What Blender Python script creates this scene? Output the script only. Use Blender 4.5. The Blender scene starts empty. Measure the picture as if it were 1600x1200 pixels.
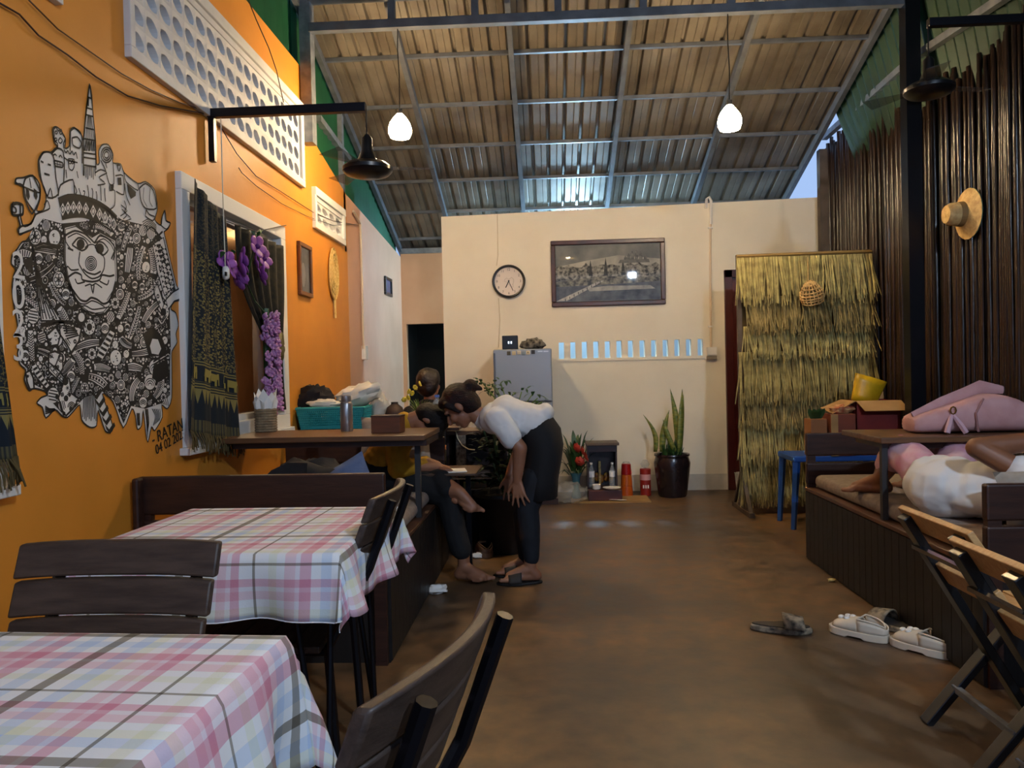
import bpy, bmesh, math, random
from mathutils import Vector as V, Matrix, noise
SC = bpy.context.scene; COL = SC.collection
R = math.radians
# ------------------------------------------------------------------ camera
F = 1200.0; CAM = V((0, 0, 1.2))
YAW, PITCH, ROLL = R(2.86), R(0.79), R(1.3)
fwd = V((-math.sin(YAW)*math.cos(PITCH), math.cos(YAW)*math.cos(PITCH), -math.sin(PITCH)))
r0 = V((math.cos(YAW), math.sin(YAW), 0)); u0 = r0.cross(fwd)
rgt = r0*math.cos(ROLL) - u0*math.sin(ROLL); upv = r0*math.sin(ROLL) + u0*math.cos(ROLL)
cd = bpy.data.cameras.new('camera'); cd.sensor_width = 36; cd.lens = 36*F/1600; cd.clip_start = .05
cam = bpy.data.objects.new('camera', cd); COL.objects.link(cam); SC.camera = cam
m3 = Matrix((rgt, upv, -fwd)).transposed(); cam.matrix_world = Matrix.Translation(CAM) @ m3.to_4x4()
def ray(px, py): return fwd + rgt*((px-800)/F) + upv*((600-py)/F)
def PX(px, py, x): d = ray(px, py); return CAM + d*((x-CAM.x)/d.x)
def PY(px, py, y): d = ray(px, py); return CAM + d*((y-CAM.y)/d.y)
def PZ(px, py, z): d = ray(px, py); return CAM + d*((z-CAM.z)/d.z)
# ------------------------------------------------------------------ world, exposure
W = bpy.data.worlds.new('dusk'); SC.world = W; W.use_nodes = True
bg = W.node_tree.nodes['Background']; bg.inputs[0].default_value = (.36, .52, .85, 1); bg.inputs[1].default_value = .5
vs = SC.view_settings; vs.view_transform = 'Standard'; vs.look = 'None'; vs.gamma = 1; vs.exposure = 1.12; vs.use_curve_mapping = False
LAMP_W = 125.0      # emission strength of the two hanging lamps
WARM = (1, .74, .43)
# ------------------------------------------------------------------ materials
def S(h):
    h = h.lstrip('#'); o = []
    for i in (0, 2, 4):
        c = int(h[i:i+2], 16)/255; o.append(c/12.92 if c <= .04045 else ((c+.055)/1.055)**2.4)
    return tuple(o)+(1,)
MATS = {}
class NT:
    def __init__(s, m): s.t = m.node_tree; s.b = s.t.nodes['Principled BSDF']
    def n(s, ty, **k):
        nd = s.t.nodes.new(ty)
        for a, v in k.items(): setattr(nd, a, v)
        return nd
    def l(s, a, b): s.t.links.new(a, b)
def M(name, col, rough=.6, metal=0, col2=None, scale=8, bump=0, bscale=None, stretch=None, emit=0, alpha=1, trans=0, coat=0, spec=None, ecol=None):
    if name in MATS: return MATS[name]
    m = bpy.data.materials.new(name); m.use_nodes = True; q = NT(m); b = q.b
    c = S(col) if isinstance(col, str) else tuple(col)+(1,)
    b.inputs['Base Color'].default_value = c; b.inputs['Roughness'].default_value = rough; b.inputs['Metallic'].default_value = metal
    b.inputs['Alpha'].default_value = alpha; b.inputs['Transmission Weight'].default_value = trans; b.inputs['Coat Weight'].default_value = coat
    if spec is not None: b.inputs['Specular IOR Level'].default_value = spec
    if emit:
        b.inputs['Emission Color'].default_value = tuple(ecol)+(1,) if ecol else c; b.inputs['Emission Strength'].default_value = emit
    if col2 or bump:
        tc = q.n('ShaderNodeTexCoord'); mp = q.n('ShaderNodeMapping'); q.l(tc.outputs['Object'], mp.inputs[0])
        if stretch: mp.inputs['Scale'].default_value = stretch
        if col2:
            nz = q.n('ShaderNodeTexNoise'); nz.inputs['Scale'].default_value = scale; nz.inputs['Detail'].default_value = 6; q.l(mp.outputs[0], nz.inputs[0])
            cr = q.n('ShaderNodeValToRGB'); cr.color_ramp.elements[0].position = .35; cr.color_ramp.elements[1].position = .66
            cr.color_ramp.elements[0].color = c; cr.color_ramp.elements[1].color = S(col2) if isinstance(col2, str) else tuple(col2)+(1,)
            q.l(nz.outputs[0], cr.inputs[0]); q.l(cr.outputs[0], b.inputs['Base Color'])
        if bump:
            n2 = q.n('ShaderNodeTexNoise'); n2.inputs['Scale'].default_value = bscale or scale*4; n2.inputs['Detail'].default_value = 4; q.l(mp.outputs[0], n2.inputs[0])
            bp = q.n('ShaderNodeBump'); bp.inputs['Strength'].default_value = bump; bp.inputs['Distance'].default_value = .01
            q.l(n2.outputs[0], bp.inputs['Height']); q.l(bp.outputs[0], b.inputs['Normal'])
    MATS[name] = m; return m
def pane_mat(name, tint=(1, 1, 1), rough=.02, glossy=1.0):
    if name in MATS: return MATS[name]
    m = bpy.data.materials.new(name); m.use_nodes = True; t = m.node_tree; t.nodes.remove(t.nodes['Principled BSDF'])
    out = t.nodes['Material Output']; tr = t.nodes.new('ShaderNodeBsdfTransparent'); tr.inputs[0].default_value = tuple(tint)+(1,)
    gl = t.nodes.new('ShaderNodeBsdfGlossy'); gl.inputs['Roughness'].default_value = rough; fr = t.nodes.new('ShaderNodeFresnel'); fr.inputs[0].default_value = 1.5
    mx = t.nodes.new('ShaderNodeMixShader'); t.links.new(fr.outputs[0], mx.inputs[0]); t.links.new(tr.outputs[0], mx.inputs[1]); t.links.new(gl.outputs[0], mx.inputs[2]); t.links.new(mx.outputs[0], out.inputs[0])
    MATS[name] = m; return m
def film_mat(name, col, amount=.5, rough=.25):
    if name in MATS: return MATS[name]
    m = bpy.data.materials.new(name); m.use_nodes = True; q = NT(m); out = q.t.nodes['Material Output']
    q.b.inputs['Base Color'].default_value = S(col); q.b.inputs['Roughness'].default_value = rough
    tr = q.n('ShaderNodeBsdfTransparent'); mx = q.n('ShaderNodeMixShader'); mx.inputs[0].default_value = amount
    q.l(tr.outputs[0], mx.inputs[1]); q.l(q.b.outputs[0], mx.inputs[2]); q.l(mx.outputs[0], out.inputs[0]); MATS[name] = m; return m
# ------------------------------------------------------------------ mesh builder
def wloc(o):
    p = V((0, 0, 0))
    while o: p += o.location; o = o.parent
    return p
class MB:
    def __init__(s): s.v = []; s.f = []; s.uv = None
    def add(s, vs, fs):
        k = len(s.v); s.v += [V(x) for x in vs]; s.f += [tuple(i+k for i in f) for f in fs]; return s
    def box(s, c, d, rot=None, taper=1.0):
        c = V(c); hx, hy, hz = d[0]/2, d[1]/2, d[2]/2; vs = []
        for z in (-hz, hz):
            t = taper if z < 0 else 1
            for x, y in ((-hx, -hy), (hx, -hy), (hx, hy), (-hx, hy)):
                p = V((x*t, y*t, z)); vs.append(c + (rot @ p if rot else p))
        return s.add(vs, [(3, 2, 1, 0), (4, 5, 6, 7), (0, 1, 5, 4), (1, 2, 6, 5), (2, 3, 7, 6), (3, 0, 4, 7)])
    def b2(s, a, b):
        a, b = V(a), V(b); return s.box((a+b)/2, [abs(b[i]-a[i]) for i in range(3)])
    def ringpath(s, pts, rads, n=8, caps=True, closed=False, flat=1.0, ref=None):
        pts = [V(p) for p in pts]; L = len(pts); k = len(s.v); nrm = None
        for i, p in enumerate(pts):
            a = pts[(i-1) % L] if (closed or i > 0) else p; b = pts[(i+1) % L] if (closed or i < L-1) else p
            t = (b-a).normalized() if (b-a).length > 1e-9 else V((0, 0, 1))
            if nrm is None:
                up = V(ref) if ref else (V((0, 0, 1)) if abs(t.z) < .9 else V((0, 1, 0)))
                nrm = (up - t*up.dot(t)).normalized()
            else:
                nn = nrm - t*nrm.dot(t); nrm = nn.normalized() if nn.length > 1e-6 else nrm
            bi = t.cross(nrm); r = rads[i] if isinstance(rads, (list, tuple)) else rads
            for j in range(n):
                an = 2*math.pi*j/n; s.v.append(p + nrm*(math.cos(an)*r) + bi*(math.sin(an)*r*flat))
        for i in range(L if closed else L-1):
            for j in range(n):
                a = k+i*n; b = k+((i+1) % L)*n; s.f.append((a+j, a+(j+1) % n, b+(j+1) % n, b+j))
        if caps and not closed:
            s.f.append(tuple(k+j for j in reversed(range(n)))); s.f.append(tuple(k+(L-1)*n+j for j in range(n)))
        return s
    def tube(s, a, b, r, n=8, r2=None): return s.ringpath([a, b], [r, r if r2 is None else r2], n)
    def bar(s, a, b, w, h, ref=(0, 0, 1)):
        a, b = V(a), V(b); t = (b-a).normalized(); ref = V(ref)
        x = t.cross(ref).normalized(); z = x.cross(t)
        vs = [p + x*(sx*w/2) + z*(sz*h/2) for p in (a, b) for sx, sz in ((-1, -1), (1, -1), (1, 1), (-1, 1))]
        return s.add(vs, [(3, 2, 1, 0), (4, 5, 6, 7), (0, 1, 5, 4), (1, 2, 6, 5), (2, 3, 7, 6), (3, 0, 4, 7)])
    def lathe(s, prof, c=(0, 0, 0), n=20, rot=None, close=True):
        c = V(c); k = len(s.v)
        for r, z in prof:
            for j in range(n):
                a = 2*math.pi*j/n; p = V((r*math.cos(a), r*math.sin(a), z)); s.v.append(c + (rot @ p if rot else p))
        for i in range(len(prof)-1):
            for j in range(n):
                a = k+i*n; b = a+n; s.f.append((a+j, a+(j+1) % n, b+(j+1) % n, b+j))
        if close:
            s.f.append(tuple(k+j for j in reversed(range(n)))); e = k+(len(prof)-1)*n; s.f.append(tuple(e+j for j in range(n)))
        return s
    def ell(s, c, r, rot=None, nu=14, nv=9):
        if not isinstance(r, (tuple, list)): r = (r, r, r)
        c = V(c); vs = []; fs = []
        vs.append(V((0, 0, -r[2])))
        for i in range(1, nv):
            ph = -math.pi/2 + math.pi*i/nv
            for j in range(nu):
                th = 2*math.pi*j/nu; vs.append(V((r[0]*math.cos(ph)*math.cos(th), r[1]*math.cos(ph)*math.sin(th), r[2]*math.sin(ph))))
        vs.append(V((0, 0, r[2]))); e = len(vs)-1
        for j in range(nu):
            fs.append((0, 1+(j+1) % nu, 1+j)); a = 1+(nv-2)*nu; fs.append((e, a+j, a+(j+1) % nu))
        for i in range(nv-2):
            for j in range(nu):
                a = 1+i*nu; b = a+nu; fs.append((a+j, a+(j+1) % nu, b+(j+1) % nu, b+j))
        return s.add([c + (rot @ p if rot else p) for p in vs], fs)
    def cap(s, a, b, ra, rb, n=12):      # tapered capsule
        a, b = V(a), V(b); t = (b-a).normalized(); pts = []; rs = []
        for k in (-1, -.85, -.5, 0): pts.append(a + t*ra*k); rs.append(max(ra*math.sqrt(max(0, 1-k*k)), .0008))
        for k in (0, .5, .85, 1): pts.append(b + t*rb*k); rs.append(max(rb*math.sqrt(max(0, 1-k*k)), .0008))
        return s.ringpath(pts, rs, n)
    def chain(s, pts, rs, n=12):
        for i in range(len(pts)-1): s.cap(pts[i], pts[i+1], rs[i], rs[i+1], n)
        return s
    def prism(s, poly, ext):
        poly = [V(p) for p in poly]; n = len(poly); e = V(ext)
        return s.add(poly + [p+e for p in poly], [tuple(reversed(range(n))), tuple(range(n, 2*n))] + [(i, (i+1) % n, n+(i+1) % n, n+i) for i in range(n)])
    def grid(s, fn, nu, nv, uv=False):
        k = len(s.v)
        if uv and s.uv is None: s.uv = []
        for i in range(nu+1):
            for j in range(nv+1):
                s.v.append(V(fn(i/nu, j/nv)))
                if uv: s.uv.append((i/nu, j/nv))
        for i in range(nu):
            for j in range(nv):
                a = k+i*(nv+1)+j; s.f.append((a, a+nv+1, a+nv+2, a+1))
        return s
    def rotate(s, mat, c=(0, 0, 0)):
        c = V(c); s.v = [c + mat @ (p-c) for p in s.v]; return s
    def mesh(s, name):
        me = bpy.data.meshes.new(name); me.from_pydata([tuple(p) for p in s.v], [], s.f); me.validate()
        if s.uv:
            ul = me.uv_layers.new(name='UVMap')
            for lp in me.loops: ul.data[lp.index].uv = s.uv[lp.vertex_index]
        return me
    def build(s, name, mat, parent=None, world=True, smooth=None, bevel=0, solid=0, subsurf=0, remesh=0, smoothit=0, kind=None, label=None, seg=2):
        if world and parent is not None:
            w = wloc(parent); s.v = [p-w for p in s.v]
        org = V((0, 0, 0))
        if parent is None and s.v:                     # origin at the base of a free-standing mesh
            lo = V([min(p[i] for p in s.v) for i in range(3)]); hi = V([max(p[i] for p in s.v) for i in range(3)])
            org = V(((lo.x+hi.x)/2, (lo.y+hi.y)/2, lo.z)); s.v = [p-org for p in s.v]
        me = s.mesh(name)
        if smooth is not None:
            me.shade_smooth()
            if smooth: me.set_sharp_from_angle(angle=R(smooth))
        me.materials.append(mat); o = bpy.data.objects.new(name, me); COL.objects.link(o); o.location = org
        if parent is not None: o.parent = parent
        if remesh:
            md = o.modifiers.new('remesh', 'REMESH'); md.mode = 'VOXEL'; md.voxel_size = remesh; md.use_smooth_shade = True
        if smoothit:
            md = o.modifiers.new('smooth', 'SMOOTH'); md.factor = .5; md.iterations = smoothit
        if solid:
            md = o.modifiers.new('solid', 'SOLIDIFY'); md.thickness = solid; md.offset = 0
        if bevel:
            md = o.modifiers.new('bevel', 'BEVEL'); md.width = bevel; md.segments = seg; md.limit_method = 'ANGLE'; md.angle_limit = R(40)
        if subsurf:
            md = o.modifiers.new('sub', 'SUBSURF'); md.levels = subsurf; md.render_levels = subsurf
        if kind: o['kind'] = kind
        if label: o['label'] = label
        return o
def tag(o, label=None, cat=None, group=None, kind=None):
    if label: o['label'] = label
    if cat: o['category'] = cat
    if group: o['group'] = group
    if kind: o['kind'] = kind
    return o
def thing(name, label, cat, loc=(0, 0, 0), rz=0, group=None, kind=None):
    o = bpy.data.objects.new(name, None); COL.objects.link(o); o.empty_display_size = .1
    o.location = loc; o.rotation_euler = (0, 0, rz); return tag(o, label, cat, group, kind)
def share(me, name, parent, loc=(0, 0, 0), rot=(0, 0, 0), scale=(1, 1, 1)):
    o = bpy.data.objects.new(name, me); COL.objects.link(o); o.parent = parent; o.location = loc; o.rotation_euler = rot; o.scale = scale; return o
def copy_tree(o, parent=None):
    c = o.copy(); COL.objects.link(c); c.parent = parent
    for ch in list(o.children): copy_tree(ch, c)
    return c
def text(s, mat, parent, name, frame, size, extrude=.0006):
    """frame: 4x4 world matrix whose x,y axes carry the lettering"""
    cu = bpy.data.curves.new(name, 'FONT'); cu.body = s; cu.size = size; cu.align_x = 'CENTER'; cu.align_y = 'CENTER'; cu.extrude = extrude
    t = bpy.data.objects.new(name, cu); COL.objects.link(t)
    dg = bpy.context.evaluated_depsgraph_get(); me = bpy.data.meshes.new_from_object(t.evaluated_get(dg)); bpy.data.objects.remove(t)
    me.transform(frame)
    if parent: me.transform(Matrix.Translation(-wloc(parent)))
    me.materials.clear(); me.materials.append(mat); o = bpy.data.objects.new(name, me); COL.objects.link(o); o.parent = parent; return o
def frame(o, x, y):
    x = V(x).normalized(); y = V(y).normalized(); z = x.cross(y); m = Matrix((x, y, z)).transposed().to_4x4(); return Matrix.Translation(V(o)) @ m
def RX(a): return Matrix.Rotation(a, 3, 'X')
def RY(a): return Matrix.Rotation(a, 3, 'Y')
def RZ(a): return Matrix.Rotation(a, 3, 'Z')
rnd = random.Random(7)
# common materials
m_black = M('black_metal', '#14141a', .35, .6); m_blackp = M('black_plastic', '#101012', .3)
m_wood = M('dark_wood', '#3a2015', .45, col2='#2a150d', scale=6, stretch=(1, 8, 8), bump=.08)
m_woodb = M('walnut_slat', '#4a3a30', .5, col2='#33261f', scale=5, stretch=(2, 12, 12), bump=.1)
m_white = M('white_paint', '#e9e6e0', .55); m_skin = M('skin', '#9a6a4e', .5, col2='#8a5a42', scale=5)
m_hair = M('hair', '#0c0807', .6, spec=.25, col2='#150d0b', scale=30, stretch=(1, 1, 6), bump=.5, bscale=60)
m_steel = M('galvanised_steel', '#8d9196', .45, .5, col2='#70757b', scale=14)
m_leaf = M('leaf_green', '#2f5526', .45, col2='#1f3d1b', scale=9); m_leafy = M('leaf_light', '#6d8a3a', .5, col2='#4f6e2c', scale=12)
m_paper = M('white_paper', '#efece6', .7)
WLX, WRX, YW, YB = -1.76, 2.72, 7.7, 9.15      # left wall, right wall, partition, back wall
def roofz(y): return 5.75 - .327*y if y > 2.2 else 5.03 - .327*(2.2-y)
# ================================================================== the setting
# floor
def floor_mat():
    m = M('concrete_floor', '#705638', .42, col2='#4c4034', scale=1.3, bump=.12, bscale=14); q = NT(m); t = q.t
    tc = q.n('ShaderNodeTexCoord'); n1 = q.n('ShaderNodeTexNoise'); n1.inputs['Scale'].default_value = 9; n1.inputs['Detail'].default_value = 10; q.l(tc.outputs['Object'], n1.inputs[0])
    cr = q.n('ShaderNodeValToRGB'); cr.color_ramp.elements[0].position = .3; cr.color_ramp.elements[0].color = (.52, .50, .49, 1); cr.color_ramp.elements[1].position = .7; cr.color_ramp.elements[1].color = (1.35, 1.25, 1.15, 1)
    q.l(n1.outputs[0], cr.inputs[0]); mx = q.n('ShaderNodeMixRGB'); mx.blend_type = 'MULTIPLY'; mx.inputs[0].default_value = 1
    src = q.b.inputs['Base Color'].links[0].from_socket; q.l(src, mx.inputs[1]); q.l(cr.outputs[0], mx.inputs[2]); q.l(mx.outputs[0], q.b.inputs['Base Color'])
    rr = q.n('ShaderNodeMapRange'); rr.inputs[3].default_value = .3; rr.inputs[4].default_value = .62; q.l(n1.outputs[0], rr.inputs[0]); q.l(rr.outputs[0], q.b.inputs['Roughness'])
    return m
tag(MB().b2((-3.4, -3.5, -.1), (3.4, 10.2, 0)).build('floor', floor_mat()), kind='structure')
# left wall with openings (y0, y1, z0, z1)
WIN1 = (3.58, 5.02, .88, 2.2); WIN2 = (1.0, 2.36, .88, 2.2); VENT1 = (3.17, 5.48, 2.57, 3.17); VENT2 = (5.71, 6.56, 2.33, 2.64); VENT0 = (1.2, 2.72, 2.57, 3.17)
def wall_plane(x0, x1, y0, y1, z0, ztop, holes):
    """wall of thickness x0..x1 with rectangular holes; ztop(y) is the top edge"""
    mb = MB(); ys = sorted({y0, y1, *[h[0] for h in holes], *[h[1] for h in holes]}); ys = [y for y in ys if y0 <= y <= y1]
    for a, b in zip(ys, ys[1:]):
        hs = sorted([h for h in holes if h[0] <= a+1e-6 and h[1] >= b-1e-6], key=lambda h: h[2]); z = z0
        for h in hs: mb.b2((x0, a, z), (x1, b, h[2])); z = h[3]
        za, zb = ztop(a), ztop(b)
        mb.prism([(x0, a, z), (x0, b, z), (x0, b, zb), (x0, a, za)], (x1-x0, 0, 0))
    return mb
m_orange = M('orange_paint', '#dd9030', .55, col2='#d28628', scale=2.2, bump=.05, bscale=30)
m_peach = M('peach_paint', '#dcab8a', .6, col2='#d29f7d', scale=2, bump=.04, bscale=30)
m_cream = M('cream_paint', '#ece4d2', .6, col2='#e6dcc8', scale=2, bump=.05, bscale=25)
wl = wall_plane(WLX-.12, WLX, -2.5, 5.52, 0, lambda y: 3.46, [WIN1, WIN2, VENT1, VENT0])
wl2 = wall_plane(WLX-.12, WLX, 5.52, 6.7, 0, lambda y: 3.06-.21*(y-5.52), [VENT2]); k = len(wl.v); wl.add(wl2.v, wl2.f)
wall_left = tag(wl.build('wall_left', m_orange), kind='structure')
wall_plane(WLX-.12, WLX, 6.7, YB, 0, lambda y: 2.81-.075*(y-6.7), []).build('peach_wall_section', m_peach, wall_left)
# green corrugated sheets above both side walls
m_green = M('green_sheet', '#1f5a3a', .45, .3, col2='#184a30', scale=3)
def corr(mb, x, y0, y1, zb, zt, pitch=.1, amp=.012):
    n = int((y1-y0)/(pitch/2))
    for i in range(n):
        a = y0+i*pitch/2; b = a+pitch/2; xa = x+amp*(1 if i % 2 else -1); xb = x-amp*(1 if i % 2 else -1)
        mb.add([(xa, a, zb(a)), (xb, b, zb(b)), (xb, b, zt(b)), (xa, a, zt(a))], [(0, 1, 2, 3)])
    return mb
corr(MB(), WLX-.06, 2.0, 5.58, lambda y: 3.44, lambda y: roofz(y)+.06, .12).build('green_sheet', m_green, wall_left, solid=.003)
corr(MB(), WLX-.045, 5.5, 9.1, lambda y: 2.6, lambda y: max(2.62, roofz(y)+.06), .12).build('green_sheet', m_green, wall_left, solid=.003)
# back wall beyond the partition, with dark doorway
bw = tag(MB().b2((WLX, YB, 0), (WLX+.05, YB+.1, 2.7)).b2((WLX+.05, YB, 1.82), (-.6, YB+.1, 2.7)).build('wall_back', M('peach_back', '#d9a67c', .6, col2='#cf9a70', scale=2)), kind='structure')
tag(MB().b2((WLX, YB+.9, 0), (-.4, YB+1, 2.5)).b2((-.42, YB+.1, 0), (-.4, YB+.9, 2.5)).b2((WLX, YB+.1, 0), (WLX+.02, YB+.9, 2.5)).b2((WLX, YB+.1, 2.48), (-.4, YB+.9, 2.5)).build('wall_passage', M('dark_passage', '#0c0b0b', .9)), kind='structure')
tag(MB().b2((-.6, YB, 0), (3.1, YB+.1, 2.7)).build('wall_rear', M('cool_light_tint', '#b9c6d2', .6)), kind='structure')  # cool light seen through the slots is tinted into this wall colour
# white partition with a row of slots
SL0 = PY(873, 531, YW); SL1 = PY(1098, 523, YW); slots = []; ns = 13; sp = (SL1.x-SL0.x)/(ns-.55)
SZ0, SZ1 = 1.335, 1.50
PXL, PXR = -1.06, WRX
def pz(x): return 2.79 + .035*(x-PXL)/(PXR-PXL)*2
pm = MB(); DX0, DX1, DZ = 1.735, 2.62, 2.17
pm.prism([(PXL, YW, 0), (DX0, YW, 0), (DX0, YW, SZ0), (PXL, YW, SZ0)], (0, .1, 0))
xs = [PXL]
for i in range(ns):
    a = SL0.x+i*sp; slots.append((a, a+sp*.45))
e = PXL
for a, b in slots:
    pm.b2((e, YW, SZ0), (a, YW+.1, SZ1)); e = b
pm.b2((e, YW, SZ0), (DX0, YW+.1, SZ1))
pm.prism([(PXL, YW, SZ1), (DX0, YW, SZ1), (DX0, YW, pz(DX0)), (PXL, YW, pz(PXL))], (0, .1, 0))
pm.prism([(DX0, YW, DZ), (DX1, YW, DZ), (DX1, YW, pz(DX1)), (DX0, YW, pz(DX0))], (0, .1, 0))
pm.prism([(DX1, YW, 0), (PXR, YW, 0), (PXR, YW, pz(PXR)), (DX1, YW, pz(DX1))], (0, .1, 0))
wall_part = tag(pm.build('wall_partition', m_cream), kind='structure')
MB().b2((SL0.x-.02, YW-.012, SZ0-.03), (slots[-1][1]+.03, YW, SZ0-.004)).build('ledge', m_cream, wall_part)
MB().b2((PXL, YW-.006, 0), (DX0, YW, .16)).build('whitewashed_foot', M('foot_grey', '#c9c3b8', .7, col2='#b5aea2', scale=5), wall_part)
# door in the partition
d1 = thing('door_1', None, None, (DX0, YW, 0), kind='structure'); m_red = M('oxblood_paint', '#4a120e', .4, col2='#3a0d0a', scale=4)
MB().b2((DX0, YW-.04, 0), (DX0+.075, YW+.1, DZ)).b2((DX1-.075, YW-.04, 0), (DX1, YW+.1, DZ)).b2((DX0, YW-.04, DZ-.075), (DX1, YW+.1, DZ)).build('door_frame', m_red, d1, bevel=.004)
dl = MB().b2((DX0+.08, YW+.02, .01), (DX1-.08, YW+.06, DZ-.08)).build('door_leaf', M('door_red', '#5a1710', .4, col2='#4a120d', scale=4), d1)
MB().tube((DX0+.14, YW-.03, 1.02), (DX0+.14, YW-.03, 1.14), .008).tube((DX0+.14, YW+.02, 1.04), (DX0+.14, YW-.03, 1.04), .006).build('handle', m_steel, dl)
MB().b2((DX0+.16, YW+.0, .25), (DX1-.16, YW+.02, .95)).b2((DX0+.16, YW+.0, 1.15), (DX1-.16, YW+.02, 1.9)).build('panel', m_red, dl, bevel=.008)
# right wall: bamboo canes on a dark backing, posts
wr = thing('wall_right', None, None, (WRX, 4.5, 0), kind='structure')
MB().b2((WRX+.05, -2.5, 0), (WRX+.08, 7.8, 2.95)).build('backing', M('dark_backing', '#0d0907', .9), wr)
m_cane = M('bamboo_dark', '#2e1c11', .28, col2='#150c07', scale=7, stretch=(4, 4, 1.6), bump=.25, bscale=22)
canes = []
for k in range(7):
    r_ = random.Random(k); pts = []; rs = []; nseg = 9
    for i in range(nseg+1):
        pts.append(((r_.random()-.5)*.006, (r_.random()-.5)*.006, i/nseg)); rs.append(.0152+(.0014 if i % 2 else 0)+r_.random()*.0015)
    mb = MB().ringpath(pts, rs, 8); me = mb.mesh('bamboo_cane'); me.shade_smooth(); me.materials.append(m_cane); canes.append(me)
y = 2.6; i = 0
while y < 7.66:
    h = 3.12 + .12*noise.noise((y*1.3, 3, 1)) + rnd.uniform(-.07, .05) + (.1 if y > 6.1 else 0)+(.12 if y > 6.8 else 0) + max(0, (4.6-y))*-.05
    share(canes[i % 7], 'bamboo_cane', wr, (WRX+.018-WRX+rnd.uniform(-.012, .012), y-4.5, rnd.uniform(0, .05)), (rnd.uniform(-.008, .008), rnd.uniform(-.006, .006), rnd.uniform(0, 6)), (rnd.uniform(.85, 1.15), rnd.uniform(.85, 1.15), h))
    y += rnd.uniform(.027, .031); i += 1
gs = corr(MB(), WRX+.06, 2.0, 6.95, lambda y: 2.9, lambda y: roofz(y)+.05, .11)
for v in gs.v: v.x -= .21*max(0, (v.z-2.95))/max(.3, roofz(v.y)-2.95)      # leans in to meet the roof edge
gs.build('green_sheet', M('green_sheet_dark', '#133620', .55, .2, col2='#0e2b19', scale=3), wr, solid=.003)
# steel posts and struts
tag(MB().b2((2.5, 5.46, 0), (2.6, 5.56, 3.95)).build('trim_4', m_black), kind='structure')
MB().b2((2.62, 7.52, 2.3), (2.7, 7.6, 3.28)).build('post', M('weathered_timber', '#5e5145', .7, col2='#463b31', scale=8), wr)
a = PX(1288, 215, 2.66); b = PX(1412, 105, 2.66); MB().bar(a, b, .05, .05).build('strut', m_steel, wr)
a = PX(1432, 88, 2.66); b = PX(1600, -25, 2.66); MB().bar(a, b, .05, .05).build('strut', m_steel, wr)
MB().b2((WLX+.01, 5.48, 2.9), (WLX+.09, 5.58, 3.95)).build('post', m_steel, wall_left)
a = PX(497, 185, WLX-.02); b = PX(545, 250, WLX-.02); MB().bar(a, b, .05, .05).build('strut', m_steel, wall_left)
MB().b2((WLX-.06, 6.62, 2.3), (WLX+.0, 6.68, 3.5)).build('post', m_steel, wall_left)
# roof
ce = thing('ceiling', None, None, (0, 5.5, roofz(5.5)), kind='structure')
def roof_mat():
    m = M('roof_sheet', '#7f7668', .5, .3, col2='#5c5347', scale=2.6, bump=.06, bscale=9); return m
m_roof = roof_mat(); m_raft = M('rafter_steel', '#6a6d72', .5, .4, col2='#55585c', scale=8)
RAF = [WLX+.0, -1.11, -.25, .65, 1.57, 2.53]; PUR = [4.4, 4.97, 5.54, 6.11, 6.69, 7.26, 7.82, 8.4, 8.97, 9.3]
def sheet(x0, x1, ya, yb, dz):
    mb = MB(); prof = []; n = max(1, round((x1-x0)/.148)); p = (x1-x0)/n
    for k in range(n):
        o = x0+k*p; prof += [(o, 0), (o+p*.36, 0), (o+p*.40, .006), (o+p*.44, 0), (o+p*.72, 0), (o+p*.79, .034), (o+p*.93, .034)]
    prof.append((x1, 0))
    for (xa, ha), (xb, hb) in zip(prof, prof[1:]):
        mb.add([(xa, ya, roofz(ya)+ha+dz), (xb, ya, roofz(ya)+hb+dz), (xb, yb, roofz(yb)+hb), (xa, yb, roofz(yb)+ha)], [(0, 1, 2, 3)])
    return mb
for ya, yb in zip(PUR, PUR[1:]):
    for x0, x1 in zip(RAF, RAF[1:]): sheet(x0, x1, ya-.05, yb, .012).build('roof_sheet', m_roof, ce, solid=.002)
sheet(WLX-.1, 2.75, 2.2, 4.4, 0).build('roof_sheet', m_roof, ce, solid=.002)
mb = MB(); mb.add([(WLX-.1, -2.6, roofz(-2.6)), (2.75, -2.6, roofz(-2.6)), (2.75, 2.2, roofz(2.2)), (WLX-.1, 2.2, roofz(2.2))], [(0, 1, 2, 3)]); mb.build('roof_sheet', m_roof, ce, solid=.003)
for x in RAF: MB().bar((x, 2.3, roofz(2.3)-.05), (x, 9.25, roofz(9.25)-.05), .04, .07).build('rafter', m_raft, ce)
for y in PUR[1:9]: MB().bar((WLX, y, roofz(y)-.012), (2.55, y, roofz(y)-.012), .03, .03).build('purlin', m_raft, ce)
MB().b2((WLX, YB-.03, 2.66), (-1.0, YB+.02, 2.72)).build('purlin', m_steel, ce)
# truss across the room
TY = 5.5; ZC = PY(850, 28, TY).z; tr = thing('roof_truss', 'dark steel truss spanning the room below the roof', 'truss', (.4, TY, ZC-.03))
MB().b2((WLX+.08, TY-.03, ZC-.032), (2.52, TY+.03, ZC+.032)).build('bottom_chord', m_raft, tr, bevel=.003)
MB().b2((WLX+.08, TY-.03, ZC+.19), (2.52, TY+.03, ZC+.25)).build('top_chord', m_raft, tr)
for px in (612, 742, 872, 1005, 1142, 1275): 
    x = PY(px, 20, TY).x; MB().b2((x-.025, TY-.025, ZC+.03), (x+.025, TY+.025, ZC+.2)).build('web_bar', m_raft, tr)
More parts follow.
